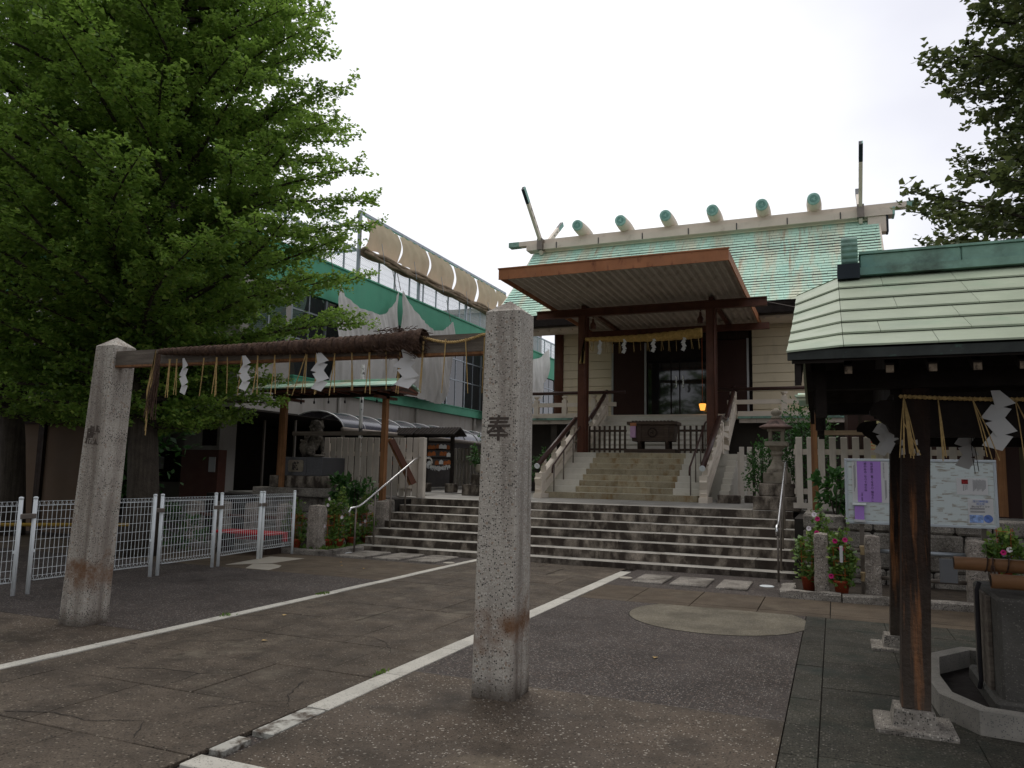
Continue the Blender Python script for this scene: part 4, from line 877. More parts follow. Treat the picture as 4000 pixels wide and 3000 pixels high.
def lowfence(x0, x1, n, label):
    t = thing('low_wooden_fence', label, 'wooden fence', ((x0 + x1) / 2, 21.3, 2.216)); me = MB().box(-.028, .028, -.025, .025, 0, .76, .006).mesh('fence_bar', m_oldbrown)
    for x in np.linspace(x0, x1, n): piece('fence_bar', me, t, (x, 21.3, 2.24))
    for z in (2.33, 2.86): part('fence_rail', MB().box(x0 - .03, x1 + .03, 21.33, 21.37, z - .03, z + .03), m_oldbrown, t)
    return t
lowfence(-6.5, -5.45, 8, 'low dark wooden fence left of the offering box'); lowfence(-3.93, -3.12, 6, 'low dark wooden fence right of the offering box')
# guy wire from the canopy beam end
single('guy_wire', MB().tube([(-1.55, 20.8, 6.25), (.4, 22.5, 6.05), (2.4, 24.3, 6.0)], .008, 4), m_dullsteel, 'thin wire running right from the end of the canopy beam', 'wire')
# ================================================================ SCHOOL BUILDING ON THE LEFT (face along x=-15)
FX = -15.0
sc = thing('school_building', 'green and white two storey building with fenced roof and dark open ground floor', 'building', (-17, 16.2, 0))
part('upper_wall', MB().box(-26, FX, 16.2, 46, 7.06, 8.25), m_green, sc)
part('parapet_coping', MB().box(-26, FX + .05, 16.15, 46.05, 8.251, 8.31), m_green, sc)
part('window_band_back', MB().box(-26, FX - .25, 16.4, 46, 4.4, 7.05), m_undercroft, sc)
part('sill_band', MB().box(-26, FX + .12, 18.4, 46, 4.04, 4.36), m_green, sc)
part('sill_coping', MB().box(-26, FX + .15, 18.36, 46, 4.361, 4.40), m_green, sc)
part('lower_wall', MB().box(-26, FX - .03, 18.36, 46, 3.25, 4.03), m_wallwhite, sc)
part('corner_wall', MB().box(-26, FX - .01, 16.2, 18.35, 3.25, 4.55), m_wallwhite, sc)
part('corner_window_wall', MB().box(-26, FX - .05, 16.25, 18.35, 4.56, 7.05), m_wallwhite, sc)
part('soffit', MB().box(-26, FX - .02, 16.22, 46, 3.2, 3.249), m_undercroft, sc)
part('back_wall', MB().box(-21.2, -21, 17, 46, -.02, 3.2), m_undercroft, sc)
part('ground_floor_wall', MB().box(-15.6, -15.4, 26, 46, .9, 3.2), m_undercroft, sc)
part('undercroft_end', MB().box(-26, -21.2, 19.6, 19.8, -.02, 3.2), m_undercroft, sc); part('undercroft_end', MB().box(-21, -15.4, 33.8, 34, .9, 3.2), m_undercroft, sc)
# windows of the upper storey
me = None
for i in range(16):
    y = 18.4 + i * 1.7
    for z0, z1 in ((4.42, 5.55), (5.6, 6.45), (6.5, 7.04)):
        w = part('window', MB().box(FX - .12, FX - .10, y + .04, y + 1.64, z0, z1), m_glass, sc)
    part('window_mullion', MB().box(FX - .13, FX - .06, y - .035, y + .035, 4.4, 7.055), m_steel, sc)
    part('window_mullion', MB().box(FX - .13, FX - .08, y + .83, y + .87, 4.4, 7.055), m_steel, sc)
for z in (5.575, 6.475): part('window_transom', MB().box(FX - .14, FX - .075, 18.4, 45, z - .025, z + .025), m_steel, sc)
for i in range(1):
    y = 16.6; w = part('window', MB().box(FX - .045, FX - .03, y, y + 1.5, 5.1, 6.6), m_glass, sc); part('pane_frame', MB().box(FX - .045, FX - .02, y + .72, y + .78, 5.1, 6.6), m_steel, w)
for x in (-17.2, -19.2, -21.2): part('window', MB().box(x, x + 1.4, 16.19, 16.21, 5.0, 6.6), m_glass, sc)
for y in (20.9, 26.0, 31.2): part('drainpipe', MB().tube([(FX + .03, y, 3.2), (FX + .03, y, 4.03)], .06, 8), m_wallwhite, sc, True)
# ground floor column with brown tiles and posters
co = part('column', MB().box(-18.6, -17.2, 18.0, 18.7, -.02, 3.2), m_wallwhite, sc)
part('tile_cladding', MB().box(-18.64, -17.16, 17.96, 18.3, .62, 2.12), mat('brown_cladding', (.11, .045, .03), .6, .15, 3), co)
for x in (-18.6, -17.9): part('notice', MB().box(x + .03, x + .64, 17.93, 17.955, .25, .58), m_wallwhite, co)
fr = part('wall_frame', MB().box(-17.85, -17.3, 17.97, 17.995, 2.25, 2.95), m_blackwood, co)
part('poster', MB().box(-17.5, -17.25, 17.93, 17.955, 1.45, 1.9), m_paper, co)
part('left_wall', MB().box(-24, -18.75, 18.9, 19.1, -.02, 3.2), m_wallwhite, sc)
nb = part('notice_case', MB().box(-20.7, -19.3, 18.84, 18.895, 1.1, 2.1), m_blackwood, sc); part('paper', MB().box(-20.6, -20.3, 18.82, 18.838, 1.5, 1.9), m_paper, nb)
for x in (-16.6, -15.4): part('door_frame', MB().box(x, x + .06, 19.2, 19.26, .2, 3.1), m_dullsteel, sc)
# roof terrace fence
rf = thing('roof_terrace_fence', 'grey steel chain link fence along the roof edge of the green building', 'fence', (FX, 22, 8.3))
for y in (21.67, 25.85, 30.1, 34.45): part('tall_post', MB().box(FX - .05, FX + .05, y - .05, y + .05, 8.31, 10.5), m_steel, rf)
part('top_rail', MB().box(FX - .05, FX + .05, 21.6, 34.5, 10.501, 10.6), m_steel, rf); part('middle_rail', MB().box(FX - .03, FX + .03, 21.6, 46, 9.13, 9.2), m_steel, rf)
part('front_rail', MB().box(-26, FX - .06, 21.57, 21.63, 9.13, 9.2), m_steel, rf)
for y in np.arange(16.5, 46, 1.08):
    if min(abs(y - q) for q in (21.67, 25.85, 30.1, 34.45)) > .3: part('fence_post', MB().box(FX - .025, FX + .025, y - .025, y + .025, 8.31, 9.129), m_steel, rf)
part('middle_rail', MB().box(FX - .03, FX + .03, 16.3, 21.5, 9.13, 9.2), m_steel, rf)
part('upper_rail', MB().box(FX - .03, FX + .03, 16.3, 21.5, 9.75, 9.8), m_steel, rf)
m = MB(); k = 0
y = 16.3 - .9
while y < 46:
    for s in (0, 1):
        za, zb = (8.31, 9.13) if s == 0 else (9.13, 8.31); m.tube([(FX, y, za), (FX, y + .82, zb)], .0055, 3, False)
    y += .085
part('chain_link', m, m_steel, rf, kind='stuff')
m = MB()
for z in (8.5, 8.72, 8.95): m.tube([(FX, 16.3, z), (FX, 46, z)], .005, 3, False)
part('tension_wire', m, m_steel, rf, kind='stuff')
# rolled awning
aw = thing('rolled_awning', 'tan cloth awning gathered and sagging under the rail of the roof terrace', 'awning', (FX, 22, 9.4))
ya = [21.75, 23.95, 26.15, 28.4, 30.7, 32.9]
for i, y0 in enumerate(ya[:-0 or None]):
    y1 = y0 + 2.17 if i < 5 else 34.4
    def fn(u, v, y0=y0, y1=y1, i=i):
        y = y0 + (y1 - y0) * u; sag = .05 * (1 - sin(pi * u)) ** 1.5 + .05 * abs(sin(pi * u * 4 + i)) ** 2
        ztop = 10.44 - sag; zb = 9.25 + .08 * sin(3 * u + i); f = v
        z = zb + (ztop - zb) * f; x = FX + .16 + .17 * sin(pi * f) * (1 + .15 * sin(9 * u + i)) + .05 * sin(22 * u + 5 * f) * (1 - f)
        y += .16 * max(0, f - .6) * (1 - 2 * u) ** 3
        return (x, y, z)
    part('cloth_panel', MB().grid(fn, 28, 14), m_awning, aw, True)
m = MB()
for j in range(9):
    pts = [(FX + .15 + .13 * sin(j * 2.3 + y * .7), y, 9.16 + .09 * cos(j * 1.7 + y * .9) + .03 * sin(y * 3 + j) - .03 * j / 9) for y in np.linspace(21.7, 33.6, 60)]
    m.tube(pts, .065, 6)
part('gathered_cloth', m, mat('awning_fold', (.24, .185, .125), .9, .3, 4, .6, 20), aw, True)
for y in (22.7, 25.0, 27.2, 29.5, 31.8): part('tie_cord', MB().tube([(FX + .1, y, 10.45), (FX + .33, y, 9.3), (FX + .35, y + .08, 8.95)], .012, 4), m_steel, aw)
# netting hung in front of the windows
def drape(name, label, cols, seed, nu=110, nv=50):
    """cols: list of (y, ztop, zbottom, x offset)"""
    yy = [c[0] for c in cols]
    def fn(u, v):
        y = yy[0] + (yy[-1] - yy[0]) * u; zt_ = np.interp(y, yy, [c[1] for c in cols]); zb = np.interp(y, yy, [c[2] for c in cols]); xo = np.interp(y, yy, [c[3] for c in cols])
        f = v; z = zb + (zt_ - zb) * f
        w = .08 * sin(y * 3.1 + seed + 1.5 * f) * (1 - .6 * f) + .055 * sin(y * 7.3 + 5 * (1 - f) * sin(y * 1.3 + seed)) * (1 - .7 * f) + .02 * sin(y * 19 + 4 * z) + .04 * sin(z * 2.1 + y * 2) * (1 - f)
        return (FX + .12 + xo + w + .1 * sin(pi * f), y + .08 * sin(z * 2.2 + seed), z)
    t = single(name, MB().grid(fn, nu, nv), m_cloth, label, 'netting', 'grey netting hung on the green building', True, (FX, cols[0][0], cols[0][2])); return t
drape('shade_netting', 'large grey shade netting hanging from peaks on the green wall, left half', [(19.7, 6.0, 4.3, .5), (20.1, 7.6, 4.35, .3), (20.5, 7.25, 4.45, .3), (21.2, 7.0, 4.55, .4), (22.2, 6.95, 4.55, .5), (22.9, 7.15, 4.5, .4), (23.5, 7.65, 4.5, .3), (23.82, 8.2, 4.45, .2)], 1)
drape('shade_netting', 'grey shade netting hanging from the tallest peak, right half with a torn lower edge', [(23.9, 6.2, 4.5, .35), (24.1, 8.3, 4.45, .25), (24.5, 7.85, 4.4, .3), (25.2, 7.4, 4.35, .4), (26.2, 7.15, 4.3, .45), (27.0, 7.3, 4.3, .35), (28.2, 7.9, 5.2, .25), (28.35, 7.6, 6.0, .25)], 4)
drape('shade_netting', 'narrow grey netting strip seen beside the near granite pillar', [(31.6, 7.2, 3.6, .3), (32.0, 8.3, 3.7, .3), (33.5, 7.6, 4.4, .4), (36, 7.3, 4.8, .4), (38.6, 7.9, 5.7, .3), (39.9, 8.6, 6.9, .2)], 8)
for y, z in ((23.82, 8.2), (24.1, 8.3), (28.2, 7.9), (20.1, 7.6)): single('tie_cord', MB().tube([(FX + .25, y, z), (FX + .1, y - .15, z + .9)], .014, 4), m_dullsteel, 'thin cord tying a netting corner at the %s' % {23.82: 'middle seam', 24.1: 'tallest peak', 28.2: 'right end', 20.1: 'leftmost peak beside the tree'}[y], 'cord')
# far pale building seen over the roof
fb = thing('distant_pale_building', 'plain pale building far behind the chain link roof fence', 'building', (-30, 60, 0)); part('wall', MB().box(-42, -24.5, 55, 65, 0, 14.4), m_wallwhite, fb); part('roof_slab', MB().box(-42.3, -24.2, 54.7, 65.3, 14.401, 14.8), m_lightconc, fb)
for i in range(3):
    part('window', MB().box(-40 + i * 5, -37.5 + i * 5, 54.9, 54.99, 9, 11), m_glass, fb)
# barrel canopy walkway
wk = thing('barrel_roof_walkway', 'covered walkway with curved dark translucent roof panels and white ribs', 'walkway roof', (-12.6, 17, 1))
def arc(f): a = radians(8 + 120 * f); return (-13.0 + .95 * cos(a) * 1.0, 2.60 + .58 * sin(a))
m_poly = mat('smoked_roof_panel', (.05, .05, .065), .18, .1, 3, spec=.8)
ys_ = np.arange(17.1, 34, 1.05)
for a, b in zip(ys_[:-1], ys_[1:]):
    pl = [arc(i / 8) for i in range(9)]; m = MB()
    for y in (a + .03, b - .03): m.v += [(x, y, z) for x, z in pl]
    m.f = [(i, i + 1, 9 + i + 1, 9 + i) for i in range(8)]; part('roof_panel', m, m_poly, wk, True)
for y in ys_: part('rib', MB().tube([(arc(i / 8)[0], y, arc(i / 8)[1] + .005) for i in range(9)], .022, 6), m_alu, wk, True)
part('gutter', MB().tube([(-12.03, 17.0, 2.66), (-12.03, 33.4, 2.66)], .07, 8), m_dullsteel, wk, True)
for y in (17.2, 20.4, 23.6, 26.8, 30): part('walkway_post', MB().tube([(-12.15, y, .99), (-12.15, y, 2.62)], .05, 8), m_dullsteel, wk, True)
# ================================================================ PALE PICKET FENCES
def picket(a, b, n, z0, z1, w, label, rails=(.25, .98), thick=.03, wide=(), name='picket_fence'):
    a = Vector(a); b = Vector(b); d = (b - a).normalized(); ang = math.atan2(d.y, d.x); t = thing(name, label, 'picket fence', (a.x, a.y, z0))
    nn_ = Vector((-d.y, d.x))
    me = MB().box(-w / 2, w / 2, -thick / 2, thick / 2, 0, z1 - z0, .006).mesh('picket', m_picket)
    for i in range(n):
        p = a + (b - a) * ((i + .5) / n); piece('picket', me, t, (p.x + random.uniform(-.003, .003), p.y, z0 + .03 + random.uniform(-.006, .006)), ang)
    for r in rails:
        p0, p1 = a + nn_ * .06, b + nn_ * .06; part('fence_rail', MB().beam((p0.x, p0.y, z0 + r), (p1.x, p1.y, z0 + r), .05, .10), m_picket, t)
    for f in (.02, .5, .98):
        p = a + (b - a) * f + nn_ * .12; part('fence_post', MB().box(p.x - .045, p.x + .045, p.y - .045, p.y + .045, z0 - .02, z1 - .1), m_picket, t)
    return t
picket((-11.35, 15.32), (-8.72, 15.32), 15, 1.0, 2.33, .145, 'tall pale fence of close boards behind the morning glories left of the lower steps')
part('end_post', MB().box(-8.70, -8.56, 15.25, 15.38, 1.0, 2.36, .008), m_picket, bpy.data.objects['picket_fence'])
single('meter_box', MB().box(-9.12, -8.86, 15.16, 15.29, 1.2, 1.86, .01), m_picket, 'pale flat utility box fixed to the tall fence beside the steps', 'utility box')
picket((-14.2, 27.5), (-12.2, 26.2), 9, 1.02, 2.5, .16, 'distant pale fence seen between the votive racks and the near pillar')
picket((-12.1, 26.1), (-11.2, 25.6), 5, 1.02, 2.45, .16, 'distant pale fence section right beside the granite pillar edge')
picket((-.68, 15.2), (2.40, 15.2), 16, 1.12, 2.34, .115, 'pale picket fence behind the notice board and orange timber post')
picket((-2.15, 19.42), (-.85, 19.42), 7, 1.08, 2.32, .115, 'pale picket fence between the shrine stairs and the stone lantern')
part('bottom_rail', MB().box(-.7, 2.4, 15.17, 15.23, 1.06, 1.16), m_picket, bpy.data.objects['picket_fence.003'])
# ================================================================ LEFT SHELTER, KOMAINU, RACKS
ht = thing('small_roofed_frame', 'slender timber frame with small green copper roof standing over the guardian lion', 'wooden shelter', (-10.5, 14.5, 1))
part('post', MB().box(-11.76, -11.66, 14.22, 14.30, 1.17, 3.3), m_wood, ht); part('post', MB().box(-11.92, -11.84, 14.32, 14.41, 1.17, 3.3), m_wood, ht)
part('post', MB().box(-9.20, -9.09, 14.44, 14.56, .06, 3.3), m_wood, ht); part('post_shoe', MB().box(-9.24, -9.05, 14.36, 14.62, .05, .72), m_blackwood, ht)
part('cross_rail', MB().box(-11.64, -9.23, 14.46, 14.54, 2.37, 2.46), m_greywood, ht)
part('brace', MB().beam((-9.02, 14.6, 2.28), (-8.62, 14.95, 1.32), .09, .12), m_brownmetal, ht)
part('brace', MB().beam((-9.10, 14.62, 2.3), (-8.70, 14.97, 1.30), .05, .1), m_wood, ht)
part('tie_beam', MB().box(-12.25, -8.75, 14.44, 14.56, 3.24, 3.36), m_darkwood, ht)
for x in (-11.73, -9.15): part('corbel', MB().box(x - .06, x + .06, 14.1, 14.9, 3.18, 3.239), m_brownmetal, ht)
for s in (-1, 1):
    for k in range(3):
        y0 = 14.5 + s * (.62 - .18 * k); y1 = 14.5 + s * (.62 - .18 * (k + 1) - .06); z0 = 3.40 + .05 * k; z1 = z0 + .062
        ya_, yb_ = min(y0, y1), max(y0, y1); za_, zb_ = (z0, z1) if s < 0 else (z1, z0)
        part('roof_sheet', MB().prism([(ya_, za_), (yb_, zb_), (yb_, zb_ + .03), (ya_, za_ + .03)], 'x', -12.45 - .0 * k, -8.62), m_copper, ht)
part('ridge_cap', MB().box(-12.47, -8.6, 14.43, 14.57, 3.585, 3.63), m_copper, ht)
part('roof_underside', MB().prism([(13.92, 3.375), (14.5, 3.5), (15.08, 3.375), (15.08, 3.33), (14.5, 3.41), (13.92, 3.33)], 'x', -12.4, -8.66), m_brownmetal, ht)
for x in np.arange(-12.2, -8.6, .35): part('rafter', MB().box(x, x + .05, 13.98, 15.02, 3.29, 3.329), m_brownmetal, ht)
for i, x in enumerate((-11.42, -11.05, -10.65, -10.2, -9.75, -9.35)): single('hanging_bulb_socket', MB().tube([(x, 14.45, 3.3), (x, 14.45, 3.16)], .007, 4).lathe([(.02, 0), (.022, .05), (.01, .07)], (x, 14.45, 3.1), 8), m_black, 'small black bulb socket dangling under the little green roof', 'bulb socket', 'bulb sockets under the small roof')
pole = thing('peeling_metal_pole', 'thin white metal pole with peeling black patches behind the small green roof', 'pole', (-11.12, 16.5, 1)); part('shaft', MB().tube([(-11.12, 16.5, 1.0), (-11.14, 16.5, 4.3)], .05, 10), mat('peeling_pole', (.42, .42, .4), .6, .2, 3, stain=((.03, .028, .025), 5, .52, .56)), pole, True)
# pedestal
pd = thing('lion_pedestal', 'tiered stone pedestal with a dark polished block carved with a character, left of the steps', 'pedestal', (-11.2, 14.8, 1))
part('lower_tier', MB().box(-12.45, -10.25, 14.15, 15.6, .98, 1.17, .02).jitter(.006), m_granite2, pd)
part('middle_block', MB().box(-12.1, -11.1, 14.3, 15.45, 1.172, 1.44, .015), m_step, pd); part('middle_block', MB().box(-11.095, -10.5, 14.3, 15.45, 1.172, 1.44, .015), m_step, pd)
m_dkgr = mat('dark_polished_granite', (.075, .075, .078), .35, .1, 4, speck=((.16, .16, .16), 120, .2))
part('dark_block', MB().box(-11.86, -11.16, 14.42, 15.3, 1.443, 1.87, .008), m_dkgr, pd); part('dark_block', MB().box(-11.155, -10.72, 14.42, 15.3, 1.443, 1.87, .008), m_dkgr, pd)
part('name_plaque', MB().prism([(-11.66, 1.56), (-11.63, 1.53), (-11.27, 1.53), (-11.24, 1.56), (-11.24, 1.77), (-11.27, 1.80), (-11.63, 1.80), (-11.66, 1.77)], 'y', 14.405, 14.419), mat('plaque_stone', (.23, .2, .15), .8, .2, 8, .3, 60), pd)
part('carved_character', textmb('獻', .21, (-11.45, 14.402, 1.665), (1, 0, 0), (0, 0, 1), .001, bold=.002), m_black, pd)
# guardian lion
kx, ky, kz = -11.28, 14.82, 1.872
m_lion = mat('weathered_lion_stone', (.17, .15, .12), .9, .25, 9, 1., 34, stain=[((.035, .03, .025), 6, .45, .62), ((.30, .27, .22), 9, .62, .75)])
B = [(0, 0, .03, .36, .20, .045), (-.17, 0, .22, .17, .16, .18), (-.24, .0, .14, .13, .17, .12), (-.02, 0, .33, .17, .14, .22, .35), (.08, 0, .46, .13, .13, .17), (.10, 0, .60, .15, .13, .11), (.13, -.02, .74, .125, .115, .115), (.19, -.06, .71, .075, .08, .05), (.20, -.06, .655, .065, .07, .03),
     (.08, -.02, .84, .09, .09, .04), (.04, .05, .85, .03, .03, .04), (.20, .05, .84, .03, .03, .03), (.02, -.09, .83, .035, .03, .035), (.22, -.07, .83, .03, .03, .035),
     (.12, -.13, .36, .055, .05, .15, -.1), (.15, -.13, .2, .05, .05, .1), (.17, -.15, .11, .065, .06, .04), (.17, .12, .25, .05, .05, .2), (.20, .12, .08, .06, .06, .04), (-.06, -.15, .09, .1, .06, .05), (-.18, -.16, .2, .12, .05, .13), (-.02, -.17, .06, .06, .05, .04),
     (-.28, 0, .36, .07, .09, .10), (-.27, 0, .46, .05, .08, .08), (-.25, .02, .53, .05, .06, .05), (-.31, -.06, .25, .05, .05, .06),
     (.10, -.19, .13, .085, .07, .08), (.12, -.21, .21, .065, .055, .055), (.02, -.2, .08, .06, .05, .05), (.20, -.18, .07, .06, .05, .04)]
for i in range(46):   # mane and tail curls
    a = random.uniform(0, 2 * pi); h = random.uniform(.42, .8); r = .13 + .02 * sin(h * 20); B.append((.08 + r * cos(a) * 1.0, r * sin(a) * .95, h, .033, .033, .036))
for i in range(20):
    a = random.uniform(2.2, 4.2); h = random.uniform(.08, .5); B.append((-.17 + .17 * cos(a), random.uniform(-.14, .14), h, .035, .035, .035))
li = thing('guardian_lion_statue', 'weathered stone guardian lion with curly mane resting a paw on a cub', 'statue', (kx, ky, kz))
part('lion_body', blobs('lion_body', B, .0125, m_lion, (0, 0, 0), .003, rot=-.25), m_lion, li)
for s in (-1, 1): part('eye', MB().lathe([(.0, -.012), (.012, 0), (0, .012)], (.235 * cos(-.25) + (-.06 + s * .04) * .25, -.06 + s * .045 - .06, .765), 8), m_black, li)
E2 = None
# votive racks
def rack(x0, x1, y, label, slips, n_plaq):
    t = thing('votive_plaque_rack', label, 'votive rack', (x0, y, 1.27)); zr = 2.78
    for x in (x0, x1): part('post', MB().box(x - .045, x + .045, y - .05, y + .05, 1.26, zr - .05), m_blackwood, t); part('foot', MB().box(x - .13, x + .13, y - .18, y + .18, 1.0, 1.26, .02), m_step, t)
    part('roof', MB().prism([(y - .42, zr - .1), (y, zr + .12), (y + .42, zr - .1), (y + .42, zr - .14), (y, zr + .06), (y - .42, zr - .14)], 'x', x0 - .18, x1 + .25), m_blackwood, t)
    for x in np.arange(x0 - .16, x1 + .22, .1): part('roof_batten', MB().beam((x, y - .43, zr - .085), (x, y - .01, zr + .125), .02, .015), m_darkwood, t)
    for x in (x0, x1): part('corbel', MB().box(x - .05, x + .05, y - .25, y + .25, zr - .16, zr - .101), m_blackwood, t)
    for z in (2.60, 2.44, 2.22, 1.97): part('shelf_bar', MB().box(x0 + .045, x1 - .045, y - .03, y + .03, z, z + .05), m_blackwood, t)
    for z in (2.42, 2.20, 1.95):
        x = x0 + .1
        while x < x1 - .12:
            if random.random() < .85:
                w = random.uniform(.11, .14); c_ = random.random(); zz = z - random.uniform(.13, .17)
                mm = MB().prism([(x, zz), (x + w, zz), (x + w, zz + .09), (x + w / 2, zz + .13), (x, zz + .09)], 'y', y - .08 - .02 * c_, y - .07 - .02 * c_)
                ob_ = single('votive_plaque', mm, m_ema if c_ < .75 else m_paper, ('orange brown' if c_ < .75 else 'white') + ' votive plaque hanging on the dark rack', 'votive plaque', 'votive plaques on the dark racks', loc=(x, y - .08, zz))
            x += random.uniform(.10, .15)
    if slips:
        s = thing('tied_paper_slips', 'row of white fortune slips tied along a cord between the rack posts', 'paper slips', (x0, y - .1, 1.8)); m = MB()
        for i in range(150):
            f = random.random(); x = x0 + (x1 - x0) * f; z = 1.86 - .10 * sin(pi * f) - .06 * f; q = Vector((x, y - .12, z)); e = q + Vector((random.uniform(-.04, .04), random.uniform(-.05, .03), random.uniform(-.12, .04))); m.beam(q, e, .018, .003, (0, 1, 0))
        part('paper_slip', m, m_paper, s, kind='stuff'); part('cord', MB().tube([(x0 + (x1 - x0) * f, y - .1, 1.87 - .10 * sin(pi * f) - .06 * f) for f in np.linspace(0, 1, 12)], .006, 4), m_straw, s)
m_ema = mat('votive_wood', (.30, .095, .03), .6, .3, 30, rnd=.25)
rack(-11.15, -10.28, 20.0, 'dark roofed rack of orange votive plaques with white paper slips below, right one', True, 6)
rack(-12.9, -11.72, 20.1, 'dark roofed rack of votive plaques, left one behind the tall pale fence', False, 6)
lb = thing('tiered_base', 'dark tiered stone base half hidden by the left edge of the near granite pillar', 'stone base', (-8.3, 18, 1)); part('tier', MB().box(-8.85, -7.9, 17.8, 18.6, 1.0, 1.28, .01), m_step, lb); part('tier', MB().box(-8.66, -8.0, 17.95, 18.5, 1.282, 1.55, .01), m_step, lb); part('urn', MB().lathe([(.12, 0), (.2, .1), (.21, .24), (.17, .26)], (-8.42, 18.2, 1.55), 14), m_lightconc, lb)
# red bench behind the mesh fence
bn = thing('red_covered_bench', 'low bench under red cloth behind the white mesh fence', 'bench', (-9.9, 11.6, 0)); part('red_cloth', MB().box(-11.0, -9.62, 11.9, 12.0, .22, .40, .01).box(-11.0, -9.62, 11.45, 11.898, .36, .40, .01), m_redcloth, bn)
for x in (-10.9, -9.75): part('leg', MB().box(x, x + .06, 11.5, 11.9, -.01, .355), m_darkwood, bn)
# left bollards
def bollard(x, y, h, w, label, z0=.03, grp='rough granite bollards'):
    random.seed(int(abs(x * 100 + y * 37))); m = MB(); nz_ = 8; ns = 3; V = []
    for k in range(nz_ + 1):
        z = h * k / nz_; ww = w / 2 * (1 - .04 * k / nz_) * (.9 if k == nz_ else 1)
        for i in range(4 * ns):
            sd, f = divmod(i, ns); f = -1 + 2 * f / ns; p = [(f, -1), (1, f), (-f, 1), (-1, -f)][sd]; rr_ = .93 if abs(abs(p[0]) - 1) < .01 and abs(abs(p[1]) - 1) < .01 else 1
            j = lambda: random.uniform(-.008, .008); V.append((x + p[0] * ww * rr_ + j(), y + p[1] * ww * rr_ + j(), z0 + z + j()))
    n4 = 4 * ns; V.append((x, y, z0 + h + .025)); F = [(n4 * k + i, n4 * k + (i + 1) % n4, n4 * (k + 1) + (i + 1) % n4, n4 * (k + 1) + i) for k in range(nz_) for i in range(n4)] + [(n4 * nz_ + i, n4 * nz_ + (i + 1) % n4, n4 * (nz_ + 1)) for i in range(n4)]
    m.add(V, F); m.fix = True; return single('stone_bollard', m, m_boll, label, 'bollard', grp, loc=(x, y, z0))
m_boll = mat('rough_bollard_granite', (.29, .255, .215), .9, .2, 6, 1., 30, speck=[((.06, .055, .05), 65, .34), ((.50, .46, .40), 60, .24)], stain=((.10, .085, .07), 4, .52, .72))
for x, y, h, l in ((-9.28, 12.42, .86, 'rough granite bollard standing just right of the last white mesh panel'), (-9.30, 13.18, .88, 'rough granite bollard behind the orange framed morning glories, left of the steps'), (-9.18, 13.95, .88, 'rough granite bollard nearest the lower steps on the left side'), (-8.95 - .05, 14.28, .90, 'granite bollard beside the black shoed timber post'),
                   (-10.05, 12.42, .86, 'rough granite bollard seen through the last white mesh panel'), (-10.85, 12.42, .86, 'rough granite bollard seen through the fourth white mesh panel, right one'), (-11.65, 12.42, .86, 'rough granite bollard seen through the fourth white mesh panel, middle one'), (-12.4, 12.42, .84, 'rough granite bollard farthest left behind the white mesh')): bollard(x, y, h, .29 if x > -9.5 else .27, l)
single('bollard_rail', MB().tube([(-12.4, 12.42, .62), (-9.3, 12.42, .62)], .035, 8), m_brownmetal, 'dark pipe joining the granite bollards behind the mesh fence', 'rail'); single('bollard_rail', MB().tube([(-9.29, 12.42, .62), (-9.29, 13.2, .62), (-9.18, 14.1, .62)], .035, 8), m_brownmetal, 'dark pipe joining the granite bollards behind the flower pots', 'rail')
# garden wall at the far left
gw = thing('garden_wall', 'dim beige garden wall with dark posts under the big tree at the left edge', 'wall', (-19, 12.5, 0)); part('plaster_panel', MB().box(-26, -15.2, 12.6, 12.75, -.02, 2.55), mat('beige_plaster', (.13, .09, .06), .85, .1, 1), gw); part('coping', MB().box(-26, -15.1, 12.5, 12.85, 2.551, 2.62), m_darkwood, gw)
for x in (-15.3, -17.5, -19.9, -22.2): part('wall_post', MB().box(x - .1, x + .1, 12.52, 12.599, -.02, 2.55), m_darkwood, gw)
single('warning_bar', MB().tube([(-12.6, 8.0, .62), (-10.8, 9.4, .62)], .03, 8), mat('yellow_bar', (.22, .14, .02), .5, .1, 5), 'yellow horizontal bar behind the white mesh fence near the tree', 'bar')
